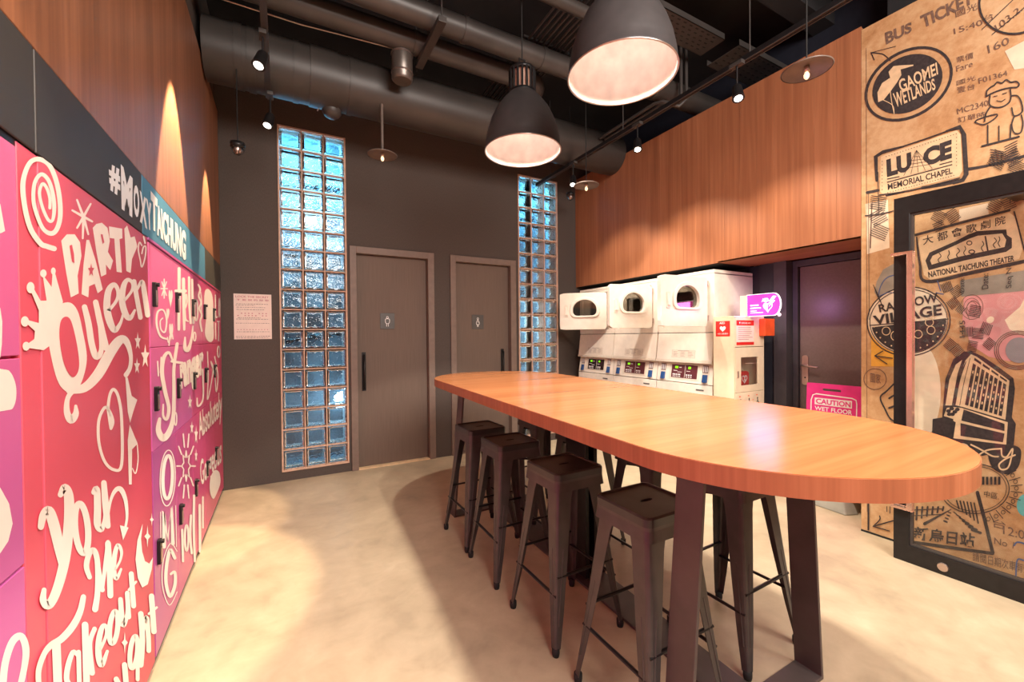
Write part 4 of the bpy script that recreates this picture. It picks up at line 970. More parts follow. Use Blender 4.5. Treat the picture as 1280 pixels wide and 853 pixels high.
# crown and Queen
for a, b, r1, r2 in ((37.5, 359.7, 5, 7), (30.4, 402, 5, 6.5), (32, 433, 4.5, 5.5), (53.5, 342, 4, 5), (66, 339, 3, 4.5)): pr.E(a, b, r1, r2)
pr.P((37, 362), (41, 360), (50, 376), (57.5, 376), (52.5, 343), (63.8, 358.8), (65, 340), (68, 341), (78, 377), (75, 392), (62, 432), (54, 438), (33, 435), (34, 430), (42, 424), (43, 414), (32, 404), (33, 400), (47.8, 404), (47.8, 388))
pr.P((84, 378), (96, 388), (103, 415), (108, 445), (105, 467), (98, 484), (86, 491), (73, 480), (64, 450), (59, 415), (64, 388), smooth=True)
pr.S([(86, 488), (105, 485), (122, 468), (138, 440), (150, 425), (158, 428), (163, 445), (162, 460), (157, 469)], [9, 11, 13, 13, 11, 8, 5, 5, 6])
pr.S([(92, 487), (84, 498), (83, 515), (88, 525), (94, 518), (94, 508)], [7, 6, 8, 10, 8, 4])
pr.S([(105, 384), (110, 405), (114, 430), (119.5, 446), (126, 438), (124, 412), (121, 390)], [7, 8, 8, 8, 6, 4, 4]).S([(119, 378), (126, 410), (132, 435)], [7, 8, 8])
pr.S([(134, 390), (145, 376), (147, 364), (142, 356), (135, 364), (133, 385), (137, 403), (143, 413), (150, 404), (153, 394)], [4, 4, 5, 6, 8, 9, 9, 7, 4, 3])
pr.S([(154, 377), (164, 364), (165, 354), (159, 350), (154, 358), (152, 376), (156, 392), (162, 398), (168, 388)], [3.5, 3.5, 4, 5, 7, 8, 8, 6, 3])
pr.S([(167, 352), (171, 375), (175, 397)], 6).S([(171, 362), (177, 352), (180, 366), (184, 394)], [3, 5, 6.5, 6.5])
pr.star(171.6, 427, 4, 12).star(181, 446, 5.5, 16).star(170.7, 458, 4, 11)
pr.S([(138, 536), (135.7, 521), (134.5, 509), (137, 493), (141.6, 487), (147.4, 497), (151.4, 525), (151.4, 581), (141.6, 587.6), (130, 577), (122.8, 553), (122.8, 526), (130, 510), (136, 514), (140.5, 527), (138, 536)], 3.8)
pr.P((156, 472), (159, 472), (164, 495), (171, 500), (166, 515), (162, 529), (159, 515)).P((161.5, 531), (171.5, 555), (164.5, 562), (164, 606), (160.5, 606), (159, 551)).S([(171, 556), (172, 575), (169, 592), (165, 586)], 1.4)
# you me takeout tonight
pr.S([(50, 659), (53, 645), (60, 639), (66, 655), (73, 685), (79, 714)], [8, 10, 12, 14, 13, 9])
pr.S([(74.5, 619), (80, 610), (85, 622), (85, 655), (80, 700), (70, 738), (60, 757), (53, 751), (54, 738)], [7, 10, 12.5, 13, 13, 12, 11, 9, 6])
pr.E(101, 661, 8, 31, -5, 8)
pr.S([(116, 616), (120, 612), (121, 635), (121, 656), (126, 662), (130, 648), (130, 625)], [6, 8, 9, 9, 7, 4, 4]).S([(129, 604), (131, 630), (134, 658)], [7, 8.5, 7])
pr.S([(133, 655), (137, 628), (143, 614), (150, 612), (156, 625), (158, 645), (156, 660)], [3, 3.5, 5, 6.5, 5, 3.5, 3]).P((149, 657), (160, 660), (153, 676))
pr.S([(111, 722), (107, 708), (111, 692), (117, 689), (121, 705), (121, 740), (118, 762)], [6, 7, 7, 7, 7, 7, 8]).S([(120, 700), (124, 722), (127, 738)], 6).S([(134, 678), (130, 712), (127, 738)], [5, 5, 4]).S([(134, 680), (136, 712), (137, 745)], 7.5)
pr.S([(142, 714), (149, 702), (151, 690), (146.5, 682), (142.5, 694), (141.5, 712), (144.5, 724), (150.5, 712)], [3, 3, 4, 5, 6, 6, 5, 3])
pr.P((177.5, 655), (171, 676), (168.6, 700), (171.4, 723), (177, 735), (184, 731), (189, 712), (190.5, 697), (186, 705), (180.5, 702), (177, 690), (175.5, 674), (177, 662))
pr.star(183.6, 671, 4, 14, 4, 0.35).star(189, 650, 2.6, 8.5, 4, 0.35)
pr.S([(103, 747), (99, 765), (90, 783), (76, 799), (63, 807), (54, 818), (47, 838), (47, 858)], [7, 8, 9, 9, 8, 7, 7, 7]).S([(69, 805), (71, 860)], 11)
pr.S([(96, 820), (90, 816), (84, 832), (82, 850), (88, 860)], [5, 6, 7, 7, 7]).S([(97, 816), (98, 860)], 6)
pr.S([(105, 782), (106, 815), (107, 855)], 8.5).S([(117, 787), (111, 806), (114, 842)], [6, 6, 7])
pr.S([(123, 815), (131, 797), (132, 785), (127, 784), (122.5, 800), (122, 820), (126, 832), (133, 815)], [4, 4, 5, 6, 7.5, 8, 7, 4])
pr.E(141, 785, 5, 20, 6, 6.5)
pr.S([(149.5, 750), (151, 770), (153, 782), (158, 768), (158, 748)], [6, 7, 7, 5, 5]).S([(158, 742), (160, 772)], 6).S([(163, 718), (166, 758)], 6.5).S([(160, 738), (169, 728)], 3)
pr.S([(175, 768), (177, 800), (175, 832)], 7).S([(177, 795), (182, 772), (184.5, 795), (185, 814)], [4, 6, 6, 6]).S([(188.5, 746), (191.5, 790)], 7).S([(185, 768), (195, 760)], 3)
pr.E(166, 816, 4.5, 20, 6, 6).S([(171, 800), (171, 850)], 5).S([(154.5, 832), (157, 862)], 7).S([(144, 850), (150, 862)], 7).star(154.7, 804, 4, 14, 4, 0.35)
pr.build('printed_words', M_lett, tc_, label='cream words and doodles printed on the coral door')
for q in (((86, 307), (89, 306), (91.5, 318), (92, 329), (89, 327)), ((125, 293), (127.5, 293), (129.5, 303), (127.5, 305)), [(113+cos(radians(-90+36*k))*4.2*(1 if k % 2 == 0 else .42), 338+sin(radians(-90+36*k))*9*(1 if k % 2 == 0 else .42)) for k in range(10)],
          smooth_line([(81, 396), (88, 402), (95, 430), (98, 455), (95, 468), (88, 471), (79, 455), (73.5, 425), (74.5, 403)], 5, True)):
    Print(fL, NX, 0.0016).P(*q).build('letter_gap', M_lockB, tc_)
# nearest bank
for fn in (lambda q: q.P((-30, 230), (0, 255), (6, 289), (0, 292), (-30, 280)), lambda q: q.P((-40, 380), (0, 385), (2.5, 402), (2, 430), (0, 447), (-40, 450)),
           lambda q: q.P((-30, 462), (4, 462), (13, 466), (19, 480), (20, 495), (17, 508), (9, 513), (-30, 513), smooth=True), lambda q: q.P((-30, 590), (0, 610), (11, 630), (15.5, 655), (10, 677), (0, 692), (-30, 705)),
           lambda q: q.S([(3, 862), (6, 830), (15, 803), (26, 796), (32, 812), (30, 835), (24, 862)], [9, 9, 9, 9, 9, 8, 8])):
    fn(Print(fL, NX, 0.0004)).build('printed_shape', M_lett, nb)
# far bank
pr = Print(fL, NX, 0.0004)
for k in range(8): a = pi*k/4; pr.S([(205, 361), (205+cos(a)*4, 361+sin(a)*12)], [1.6, 1.4])
def fheart(x, y, a, b): pr.P(*[(x+a*sin(t)**3, y-b*(13*cos(t)-5*cos(2*t)-2*cos(3*t)-cos(4*t))/15) for t in [2*pi*k/24 for k in range(24)]])
fheart(213, 372, 2.6, 12); fheart(209.6, 392, 1.9, 8); fheart(213.6, 414, 2.6, 12)
pr.S([(208, 424), (200, 420), (195.5, 405), (197, 390), (204, 388), (208, 400), (206, 415), (201, 412), (200, 402), (203, 398)], [2, 2.4, 2.6, 2.4, 2, 2, 2, 1.8, 1.6, 1.6])
for a, b, c, d in ((209, 422, 210, 428), (212, 420, 211, 432), (215, 418, 216, 424)): pr.S([(a, b), (c, d)], 1.5)
pr.S([(223.6, 336), (223.6, 375), (223.2, 412)], [4, 4, 3.4]).S([(229, 349), (229.6, 385), (230, 412)], [4, 4, 3]).S([(219.5, 364), (231.5, 364)], 4)
pr.S([(230.5, 388), (233.5, 378), (232.5, 368), (230.5, 380), (231.5, 398), (235, 402)], [1.6, 1.8, 2.2, 2.6, 2.4, 1.6]).S([(236, 347), (236.5, 380), (238, 404)], 3).S([(240, 350), (240.4, 380), (241.5, 404)], 2.8).E(245, 388, 1.9, 13, 0, 2)
pr.S([(231, 422), (231, 435), (235, 437), (239, 424), (241, 408)], [2, 5, 5, 3, 2]).E(243, 421, 1.5, 5.5, 0, 1.5)
pr.S([(247.5, 356), (250, 362), (248, 370), (251, 378), (249, 386), (252, 394), (250, 402), (252, 414)], 2.2).S([(250.5, 365), (252, 380), (251, 398)], 1.2)
pr.P((256, 364), (261, 362), (265.5, 372), (266.7, 398), (266.5, 424), (260.5, 427), (256, 417), (257.5, 395), (255, 380), smooth=True)
pr.S([(269, 369), (269.3, 395), (272, 396)], 1.4).E(274, 385, 0.8, 12, 0, 1.2).S([(269, 404), (269.5, 424)], 1.3).S([(271, 402), (275, 402)], 1.2).S([(273, 402), (273, 426)], 1.3)
pr.S([(196.5, 452), (197.5, 470)], 1.8).S([(201, 447), (200, 466)], 1.8)
pr.S([(215, 450), (210.5, 441), (204.5, 447), (202, 466), (206, 490), (210.5, 510), (208, 524), (203.5, 520), (203.5, 506)], [2.5, 3.5, 4.5, 5, 5, 4.5, 4, 3, 2])
pr.S([(199, 524), (197.5, 538), (203, 548), (210.5, 541), (216, 522), (217, 490), (217, 460), (221, 430)], [4, 7, 8.5, 7, 5, 4.5, 4, 4]).S([(214, 452), (228, 454)], 3)
pr.T('ranger', (224, 456), (254, 439), (254.5, 478), (226, 500), 0.06).S([(253, 462), (253.5, 498), (247, 508), (246, 498)], [2, 2, 2.5, 1.5]).E(219, 524, 1.4, 8, 0, 1.6)
pr.star(237, 503, 3, 10).star(239.4, 535, 2.4, 9).star(244.7, 544, 2.4, 13).star(244.7, 570, 2, 9)
pr.S([(259, 440), (260, 470), (259, 500), (264, 478), (266, 460), (263, 452), (268, 470), (270, 490), (272, 470), (268, 446)], 1.3).E(273, 440, 1.5, 7, 0, 1.2)
pr.E(209, 597, 6, 27, 2, 4.2).E(209, 598, 9.5, 35, 2, 1.2)
pr.S([(204.5, 684), (204, 640), (209, 676), (214, 634), (215.5, 680)], [4.6, 4.2, 3.6, 4.2, 4.6], smooth=False).S([(200, 640), (200.5, 690)], 1.0).S([(219, 632), (220, 684)], 1.0)
pr.S([(218, 698), (212, 688), (207.5, 708), (207, 730), (212, 746), (218, 732), (218, 716), (213, 718)], [4, 4.2, 4.2, 4.2, 4.2, 4.2, 3.6, 3]).S([(221, 690), (212, 680), (203, 704), (202.5, 734), (211, 757), (221, 740)], 1.1)
for k in range(10):
    a = 2*pi*k/10; pr.S([(232+cos(a)*7, 583+sin(a)*25), (232+cos(a)*11.5, 583+sin(a)*42)], 1.8)
for k in range(8): a = 2*pi*k/8; b = 2*pi*(k+0.5)/8; c = 2*pi*(k+1)/8; pr.S([(232+cos(a)*5.5, 583+sin(a)*19), (232+cos(b)*3.2, 583+sin(b)*11), (232+cos(c)*5.5, 583+sin(c)*19)], 1.6, smooth=False)
pr.S([(227, 663), (228, 702)], 3).E(232.5, 673, 2.2, 16, 0, 2.6).S([(238, 645), (237, 670), (239, 692)], 3).S([(242, 620), (241.5, 660), (243, 702)], 3).S([(249, 632), (249.5, 690)], 3.4).S([(253, 622), (253, 660)], 2.4)
pr.T('Absolutely', (247, 517), (277, 487), (277, 528), (249, 560), 0.02).T('Gorgeous', (249, 577), (276.5, 545), (276.5, 588), (251, 618), 0.02)
pr.P((262, 600), (266, 590), (270, 588), (274, 592), (275, 604), (270, 618), (266, 624), (262, 616), smooth=True)
pr.build('printed_words', M_lett, bank, label='cream words and doodles printed across the far locker doors')
# lettering on the laminate band
pr = Print(fL, NX, 0.0030)
pr.T('#', (134, 203), (148.5, 212), (149, 247), (135.5, 237), 0.05).T('M', (149.5, 205), (164.5, 223), (164, 272), (150.5, 261), 0.05).T('O', (165.5, 228), (172.8, 235), (172.8, 275), (165.8, 268), 0.05)
pr.T('X', (173, 237), (181.5, 249), (183, 287), (173.5, 277), 0.05).T('Y', (181, 247), (188, 255), (188.8, 289), (183, 286), 0.05).T('T', (187, 238), (195.5, 249), (195.5, 291), (188, 286), 0.05)
pr.T('AICHUNG', (194, 254), (231.5, 290), (231.5, 327), (195.5, 294), 0.05)
pr.build('band_lettering', M_lettw, band)

# ================================================================== PRINT ON THE MURAL WALL
fM = onX(XR); NM = (-1, 0, 0)
class Mural(Print):
    def __init__(s, lay): super().__init__(fM, NM, 0.0010*lay)
def hatch(pr, x0, y0, x1, y1, ang, step, wd):
    cx_, cy_ = (x0+x1)/2, (y0+y1)/2; R = min(abs(x1-x0), abs(y1-y0))/2; n = int(R/step)
    for k in range(-n, n+1):
        ox, oy = -sin(ang)*k*step, cos(ang)*k*step; pr.S([(cx_+ox-cos(ang)*R, cy_+oy-sin(ang)*R), (cx_+ox+cos(ang)*R, cy_+oy+sin(ang)*R)], wd)
# layer 1: tinted papers
p1 = Mural(1); p1.P((1200, 351), (1300, 335), (1300, 362), (1202, 371)); p1.P((1117, 330), (1104, 337), (1096, 352), (1093, 365), (1098, 374), (1130, 370), (1130, 328)); p1.build('printed_grey_paper', M_greyp, mur)
p1 = Mural(1); p1.P((1205, 371), (1300, 362), (1300, 440), (1262, 452), (1236, 446), (1214, 432), (1203, 400), smooth=False); p1.build('printed_pink_wash', M_pinkp, mur)
p1 = Mural(1); p1.P((1089, 420), (1140, 441), (1140, 459), (1089, 458)); p1.build('printed_ochre_tape', M_yellow, mur)
p1 = Mural(1); p1.P((1199, 262), (1235, 254), (1236, 268), (1199, 277)); p1.P((1082, 255), (1110, 250), (1112, 310), (1084, 318)).E(1135, 401, 50, 42).E(1150, 490, 26, 60).P((1275, 384), (1284, 366), (1296, 400), (1280, 420), (1262, 412), (1256, 400)).E(1238, 400, 5, 4, -30)
p1.P((1256, 64), (1290, 46), (1290, 84), (1268, 87)); p1.build('printed_pale_paper', M_creamw, mur)
p1 = Mural(1); p1.E(1282, 632, 11, 14); p1.build('printed_teal_sticker', M_teal, mur)
# layer 2: ink
k = Mural(2)
k.E(1136, 105, 58, 39.5, -32, [3.6]*40); k.E(1134.5, 105, 47, 33.5, -31)
k.S([(1089, 66), (1104, 68), (1113, 76)], 1.4).S([(1089, 66), (1093, 75)], 1.4).S([(1089, 66), (1120, 58)], 0.8)
# theatre ticket frame and building
k.S([(1144, 294), (1200, 279), (1262, 263)], 3).S([(1146, 297), (1150, 330), (1158, 352), (1215, 341), (1280, 327)], [2, 3, 4, 4.5, 4.5]).S([(1268, 265), (1276, 295), (1284, 325)], 2)
k.S([(1096, 226), (1095, 196), (1104, 190), (1130, 183)], [3, 5, 4, 2], smooth=False).S([(1183, 164), (1200, 159), (1205, 168), (1208, 218), (1204, 225), (1192, 229)], [2, 6, 6, 6, 5, 3], smooth=False)
k.S([(1084, 241), (1098, 238)], 3.5).S([(1108, 245), (1130, 240)], 2).S([(1153, 235), (1178, 231), (1200, 226)], 3.5).S([(1208, 212), (1240, 206), (1300, 190)], [4, 3, 4])
# rainbow village badge
k.E(1136, 402, 52, 43, -4, 1.4).E(1136, 402, 48.5, 40, -4, 1.0)
k.P(*[(1136+47*cos(radians(a)), 402+39*sin(radians(a))) for a in range(-6, 173, 7)])
k.S([(1087, 407), (1186, 399)], 1.2)
# hotel
hb_ = [(1179, 509), (1182, 474), (1192, 449), (1205, 440), (1214, 439), (1229, 446), (1250, 460), (1267, 473), (1269, 486), (1265, 522), (1270, 530), (1267, 560), (1248, 566), (1228, 570), (1196, 556), (1165, 548), (1166, 524), (1178, 522)]
k.P(*hb_); k.P((1236, 566), (1246, 559), (1262, 556), (1276, 562), (1274, 582), (1264, 592), (1252, 592), (1242, 586), (1237, 577), smooth=True)
# station ticket
k.S([(1222, 616), (1232, 654), (1241, 691)], 4.5).S([(1241, 692), (1190, 685), (1128, 676)], 4).S([(1189, 637), (1156, 655)], [1, 4])
for t in range(4): a = 0.12+t*0.11; x, y = 1189-14*a*1.1, 637+34*a; k.S([(x-1.5-a, y-1), (x+1.5+a, y+0.5)], 1+2*a)
for t in range(7): a = 0.10+t*0.10; x, y = 1189+44*a, 637+38*a; k.S([(x-1-5*a, y-1), (x+2+6*a, y+2+a)], 0.8+3.4*a)
for t in range(6): k.S([(1196+t*4.4, 626+t*0.6), (1199+t*4.8, 636+t*3.6)], 1.8)
for t in range(7): k.S([(1140+t*6.6, 634), (1139+t*6.6, 652-t*2.3)], 2.4)
for v in (638, 645): k.S([(1136, v), (1180, v-2)], 1)
k.T('新烏日站', (1143, 658), (1219, 667), (1218, 685), (1142, 674), 0.02)
# baker doodle
for pts, wd in (([(1233, 121), (1234, 114), (1239, 109), (1243, 107), (1247, 103), (1253, 104), (1258, 100), (1264, 103), (1270, 102), (1274, 105), (1272, 109), (1262, 110), (1250, 113), (1240, 117), (1233, 121)], 1.8),
                ([(1238, 119), (1237, 130), (1242, 134), (1252, 134), (1261, 129), (1264, 122), (1263, 112)], 1.8), ([(1242, 121), (1247, 120)], 1), ([(1253, 118), (1259, 116)], 1), ([(1246, 126), (1252, 127), (1257, 124)], 1),
                ([(1238, 134), (1233, 142), (1231, 152)], 1.8), ([(1219, 153), (1224, 149), (1246, 143), (1243, 149), (1230, 156), (1219, 153)], 1.6), ([(1264, 120), (1272, 120), (1277, 128), (1278, 140), (1268, 145), (1265, 135)], 1.8),
                ([(1268, 146), (1265, 156), (1268, 166), (1276, 166), (1279, 155), (1277, 144)], 1.8), ([(1235, 157), (1235, 180)], 1.8), ([(1249, 158), (1249, 177)], 1.6), ([(1264, 156), (1263, 173)], 1.8), ([(1228, 183), (1274, 171)], 2.4)): k.S(pts, wd)
for t in range(7): k.S([(1238, 187+t*3.2), (1255, 190+t*2.6)], 1).S([(1256, 184+t*3), (1272, 176+t*3.2)], 1)
# stamps, hatching, arrows
k.E(1270, 2, 46, 40, -18, 2.6); k.S([(1228, 37), (1275, -8)], 1).S([(1240, 44), (1290, 2)], 1)
for (a, b, c, d, an, st) in ((1166, 263, 1182, 279, .5, 2.3), (1183, 262, 1199, 278, -.6, 2.3), (1166, 276, 1182, 290, -.4, 2.5), (1236, 249, 1252, 266, .5, 2.5), (1252, 246, 1270, 262, -.4, 2.5), (1178, 352, 1190, 366, 1.2, 2), (1188, 358, 1204, 372, -.6, 2),
                            (1186, 372, 1198, 386, .9, 2), (1196, 380, 1206, 394, -.9, 2), (1182, 424, 1194, 438, .7, 2), (1190, 432, 1204, 446, -.7, 2), (1204, 408, 1216, 422, 1.5, 2), (1216, 410, 1230, 424, .1, 2), (1226, 404, 1240, 418, -1.2, 2), (1230, 424, 1244, 436, .7, 2), (1210, 426, 1222, 440, .2, 2)):
    hatch(k, a, b, c, d, an, st, 0.9)
for (a, b, c, d, an, st) in ((1088, 244, 1108, 264, .15, 2.6), (1088, 262, 1108, 282, -.5, 2.6), (1090, 280, 1110, 300, .4, 2.6), (1238, 190, 1258, 210, .5, 2.4), (1256, 186, 1276, 206, -.5, 2.4), (1262, 200, 1280, 218, .4, 2.4), (1212, 382, 1226, 396, .2, 2.2)):
    hatch(k, a, b, c, d, an, st, 0.9)
k.S([(1103, 192), (1130, 183), (1160, 173), (1196, 160)], 1.6).S([(1100, 244), (1140, 238), (1200, 223)], 1.6)
for t in range(5): k.S([(1092+t*1.5, 356+t*3), (1098+t*1.5, 372+t*3)], 0.8)
k.S([(1116, 448), (1094, 445)], 1.3).S([(1094, 445), (1104, 439)], 1.3).S([(1094, 445), (1109, 455)], 1.3)
k.S([(1124, 474), (1110, 488), (1101, 497), (1107, 512), (1114, 524), (1126, 530)], 2).S([(1112, 498), (1122, 492)], 2.4).S([(1112, 510), (1124, 506)], 2.4)
k.S([(1086, 630), (1086, 662)], 2.2).S([(1092, 658), (1100, 650), (1100, 645)], 1.4).S([(1092, 658), (1117, 651)], 1.6).S([(1092, 658), (1113, 664)], 1.2).S([(1109, 633), (1109, 640)], 1).S([(1113, 633), (1113, 642)], 1)
k.S([(1086, 240), (1087, 400)], 0.6).S([(1082, 270), (1100, 268), (1117, 264)], 1.4).S([(1098, 215), (1099, 270)], 1)
k.E(1219, 611, 43, 31, 0, 1.2).E(1219, 611, 39.5, 28, 0, 0.8)
for t in range(9): a = radians(-30+t*12); k.S([(1219+45*cos(a), 611+33*sin(a)), (1219+60*cos(a), 611+46*sin(a))], 1).E(1219+52*cos(a+.09), 611+40*sin(a+.09), 2.4, 2.4, 0, 0.8)
for t in range(5): k.P((1228+t*5, 596), (1231+t*5, 596), (1231+t*5, 606), (1228+t*5, 606))
k.T('中區.', (1231, 613), (1250, 617), (1249, 625), (1230, 621))
k.T('1445', (1200, 422), (1200, 401), (1207, 401), (1207, 422)); k.T('Date:', (1228, 362), (1228, 343), (1236, 342), (1236, 361)).T('Date:', (1200, 366), (1200, 348), (1206, 347), (1206, 365)).T('Seq No', (1258, 361), (1258, 330), (1267, 328), (1267, 359))
k.build('printed_ink', M_ink, mur)
kb = Mural(2)   # faded brown writing
kb.T('BUS', (1106, 41), (1140, 27), (1140, 40), (1108, 56), 0.035).T('TICKET', (1150, 20), (1216, -10), (1217, 4), (1154, 36), 0.035)
kb.T('15:40', (1192, 36), (1228, 24), (1229, 31), (1193, 43)).T('票價', (1195, 72), (1217, 65), (1217, 73), (1196, 79)).T('Fare', (1195, 83), (1216, 76), (1216, 83), (1196, 90)).T('160', (1234, 57), (1261, 46), (1262, 55), (1236, 67))
kb.T('國光', (1196, 101), (1220, 94), (1220, 100), (1196, 107)).T('壹台', (1196, 109), (1219, 104), (1219, 111), (1197, 117)).T('F01364', (1223, 98), (1259, 88), (1260, 94), (1224, 105)).T('MC2340', (1196, 136), (1235, 125), (1236, 132), (1197, 143)).T('訂單時', (1197, 147), (1232, 139), (1232, 146), (1198, 154))
kb.T('國光', (1194, 14), (1222, 3), (1222, 12), (1195, 22)).T('103.2.', (1243, 32), (1276, 6), (1279, 13), (1247, 40)).T('台', (1229, 22), (1240, 15), (1243, 23), (1232, 30))
kb.T('No 1', (1243, 672), (1268, 678), (1267, 686), (1243, 680)).T('12:00', (1254, 657), (1290, 666), (1290, 677), (1254, 668)).T('台', (1241, 648), (1258, 652), (1257, 663), (1241, 659)).T('請閱日期次車有效', (1216, 690), (1288, 706), (1288, 719), (1216, 701)).T('108', (1262, 246), (1285, 240), (1285, 249), (1262, 255))
kb.E(1094, 474, 14, 13, 0, 0.8).T('國家', (1088, 466), (1101, 468), (1101, 480), (1088, 478))
kb.S([(1083, 60), (1084, 640)], 0.5).S([(1090, 255), (1088, 310)], 1.6).S([(1212, 400), (1208, 386), (1216, 376), (1226, 384), (1224, 398)], .8)
for r in (6, 10, 14): kb.E(1215, 384, r, r*1.1, 0, 0.6)
for r in (20, 22, 24): kb.E(1272, 438, r*1.2, r, 0, 1.2)
kb.build('printed_brown_writing', M_inkb, mur)
kc = Mural(1.5)
kc.P((1150, 297), (1200, 283), (1262, 266), (1270, 272), (1278, 312), (1274, 324), (1215, 338), (1163, 350), (1155, 344), (1148, 305)); kc.P((1101, 196), (1118, 190), (1196, 163), (1201, 168), (1203, 214), (1199, 221), (1150, 233), (1106, 245), (1100, 240))
kc.build('printed_ticket_paper', M_cream, mur)
ke = Mural(2.2)
ke.P((1157, 326), (1162, 316), (1196, 301), (1211, 293), (1222, 289), (1258, 287), (1259, 294), (1265, 298), (1265, 310), (1258, 315), (1205, 326), (1161, 338))
ke.T('大 都 會 歌 劇 院', (1153, 296), (1257, 269), (1257, 280), (1154, 307), 0.01).T('NATIONAL TAICHUNG THEATER', (1160, 340), (1268, 319), (1268, 326.5), (1161, 347.5), 0.03)
ke.T('LU', (1108, 200), (1139, 190), (1140, 213), (1109, 222), 0.06).T('CE', (1153, 187), (1190, 174), (1190, 198), (1155, 209), 0.06)
ke.S([(1109.5, 224), (1124, 221)], 1.4).S([(1109.5, 228), (1190, 206)], 1.4).S([(1175, 206), (1190, 202)], 1.4)
ke.T('MEMORIAL CHAPEL', (1109.6, 230), (1190, 209.5), (1191, 217), (1110, 238), 0.02)
for t in range(26): ke.E(1108+t*3.5, 196-t*1.14, 0.6, 0.6, n=8).E(1110+t*3.3, 241-t*0.86, 0.6, 0.6, n=8)
for t in range(9): ke.E(1103, 202+t*4.4, 0.6, 0.6, n=8).E(1196, 172+t*4.4, 0.6, 0.6, n=8)
ke.build('printed_ticket_ink', M_ink, mur)
kk = Mural(3.2)
kk.P((1163, 326), (1166, 320), (1196, 306), (1211, 299), (1222, 295), (1253, 292), (1258, 300), (1256, 309), (1200, 321), (1165, 331))
kk.P((1124, 222.5), (1136.6, 211), (1143, 199), (1144, 187), (1148.8, 186.5), (1152.5, 199), (1162, 206), (1175, 208.5))
kk.P((1098, 128), (1097, 116), (1103, 104), (1113, 97.5), (1111, 90), (1117, 83), (1124, 82), (1142, 81), (1142, 82.5), (1126, 87), (1127, 94), (1121, 104), (1113, 115), (1105, 125)).S([(1104, 125), (1116, 132), (1118, 143)], 0.9).S([(1113, 113), (1115, 128), (1118, 142)], 0.9)
kk.T('GAOMEI', (1122, 101), (1171, 78), (1173, 93), (1127, 116), 0.02).T('WETLANDS', (1116, 117), (1168, 98), (1170, 112), (1120, 135), 0.02)
# doodles in the lower half of the round badge
for (x, y, r) in ((1162, 403, 5), (1164, 413, 5), (1108, 414, 5), (1120, 420, 6), (1148, 418, 5), (1135, 424, 5), (1158, 397.5, 2), (1167, 397, 2)): kk.E(x, y, r, r, 0, 1)
for t in range(14): a = radians(8+t*12.4); kk.E(1136+43.5*cos(a), 402+35*sin(a), 1, 1, n=8)
# hotel facade
kk.P((1182, 507), (1187, 475), (1195, 456), (1203, 450), (1197, 468), (1190, 507)); kk.P((1192, 506), (1198, 476), (1207, 451), (1214, 443), (1221, 446), (1262, 476), (1257, 525), (1204, 509))
kk.P((1192, 509), (1202, 510), (1260, 528), (1258, 556), (1192, 548), (1195, 528), (1180, 520), (1184, 510))
kk.S([(1214, 556), (1226, 562), (1240, 570), (1248, 571)], 2).S([(1221, 571), (1234, 563), (1252, 561)], 2).S([(1252, 562), (1253, 570), (1259, 571), (1266, 561), (1264, 574), (1260, 585), (1252, 587), (1249, 581), (1257, 574), (1269, 569)], 2)
kk.T('mo', (1180, 548), (1212, 556), (1212, 566), (1180, 558))
kk.build('printed_cream_shapes', M_cream, mur)
kd = Mural(4.2)
for a, b in ((1174, .2), (1186, -.3), (1197, .3), (1206, -.2), (1228, 0), (1243, .3), (1249, -.3)):
    x = a; y = 322.5-(a-1174)*0.276; kd.S([(x, y-6), (x+2+b*3, y-2), (x-1, y+2.5), (x+1.5, y+7)], 1.1)
kd.E(1212, 304, 3.2, 2.4, 0, 1.2).E(1215, 315, 3.6, 2.2, 0, 1.4).S([(1232, 296), (1235, 313)], 2)
for t in range(5): kd.S([(1146, 188), (1130+t*9, 220-t*2.2)], 0.5)
for t in range(4): kd.S([(1143-t*4, 196+t*5), (1151+t*5, 196+t*3)], 0.5)
kd.T('RAINBOW', (1098, 381), (1172, 366), (1173, 378), (1100, 391), 0.02).T('VILLAGE', (1091, 395), (1177, 380), (1178, 394), (1093, 407), 0.03)
F0, F1, F2, F3 = (1217, 450), (1260, 479), (1254, 521), (1206, 506)
def q_(u, v): return tuple((F0[d]*(1-u)+F1[d]*u)*(1-v)+(F3[d]*(1-u)+F2[d]*u)*v for d in (0, 1))
for c in range(4): kd.P(q_(c/4+.02, -0.06), q_(c/4+.22, -0.06), q_(c/4+.22, -0.005), q_(c/4+.02, -0.005))
for c in range(8): kd.P(q_(c/8+.01, .07), q_(c/8+.095, .07), q_(c/8+.095, 1), q_(c/8+.01, 1))
kd.S([(1193, 505), (1199, 476), (1208, 452)], [4, 3, 1]).S([(1200, 507), (1205, 480), (1213, 448)], 0.8)
kd.P((1205, 512), (1256, 530), (1256, 539), (1202, 526)).P((1201, 529), (1256, 542), (1254, 553), (1201, 545)).P((1183, 521), (1192, 524), (1190, 546), (1170, 543), (1172, 526))
for a, b in ((1186, 514), (1190, 511), (1194, 515), (1191, 518), (1197, 512), (1187, 518)): kd.E(a, b, 3, 2.2)
kd.build('printed_ink_detail', M_ink, mur)
kw = Mural(5.2)
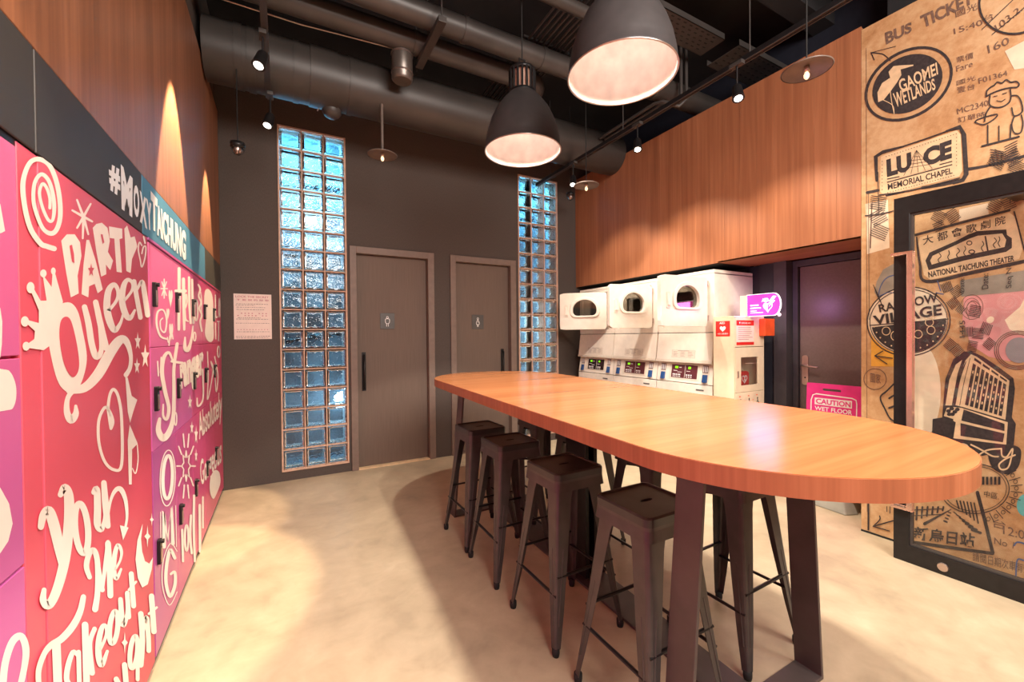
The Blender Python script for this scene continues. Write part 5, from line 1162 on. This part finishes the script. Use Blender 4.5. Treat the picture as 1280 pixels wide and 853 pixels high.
for c in range(8):
    for v in (.22, .42, .6, .8):
        if (c*3+int(v*10)) % 4: kw.P(q_(c/8+.035, v), q_(c/8+.07, v), q_(c/8+.07, v+.06), q_(c/8+.035, v+.06))
kw.build('printed_windows', M_cream, mur)
kp = Mural(2.6)
kp.S([(1098, 371), (1101, 358), (1108, 348), (1118, 344)], 1.0).S([(1098, 371), (1110, 366), (1120, 367)], .8).S([(1172, 351), (1176, 364)], 1.2).S([(1170, 366), (1180, 368)], 1).S([(1268, 682), (1272, 678), (1282, 682), (1282, 700), (1272, 700), (1270, 720)], 2)
kp.build('printed_blue_pen', M_inkblue, mur)
kg = Mural(2.6); kg.E(1274, 438, 17, 16); kg.build('printed_grey_disc', mat('grey_print_disc', (138, 140, 142), 0.7), mur)
# further along the mural, past the edge of the photograph
class Far(Print):
    def __init__(s, lay): super().__init__(lambda x, y: Vector((XR, x, y)), NM, 0.0010*lay)
k = Far(2)
for (y, z, r) in ((0.1, 2.9, 0.26), (-0.9, 1.2, 0.32), (-0.35, 0.45, 0.22), (-1.9, 2.3, 0.4), (-2.3, 0.9, 0.3)):
    k.E(y, z, r, r*0.8, 20, 0.02).E(y, z, r*0.88, r*0.68, 20, 0.008).S([(y-r*.7, z-.05), (y+r*.7, z+.06)], 0.012).S([(y-r*.7, z-.12), (y+r*.6, z-.02)], 0.012)
for (y, z, a) in ((0.2, 1.9, .4), (-0.2, 1.5, -.5), (-0.7, 2.2, .9), (-1.3, 0.5, .2), (-1.5, 1.5, -.8), (-1.0, 2.8, .5), (-2.4, 2.9, -.3), (-2.7, 1.7, .6)):
    hatch(k, y-.15, z-.15, y+.15, z+.15, a, 0.026, 0.008)
k.build('printed_ink', M_ink, mur)
k = Far(1)
for (y, z, w_, h_) in ((-0.45, 2.55, .5, .3), (-1.4, 1.95, .6, .36), (-0.1, 0.95, .36, .5), (-2.1, 1.5, .4, .6)): k.P((y, z), (y+w_, z+.05), (y+w_+.02, z+h_), (y+.02, z+h_-.05))
k.build('printed_pale_paper', M_creamw, mur)
bpy.context.view_layer.update()
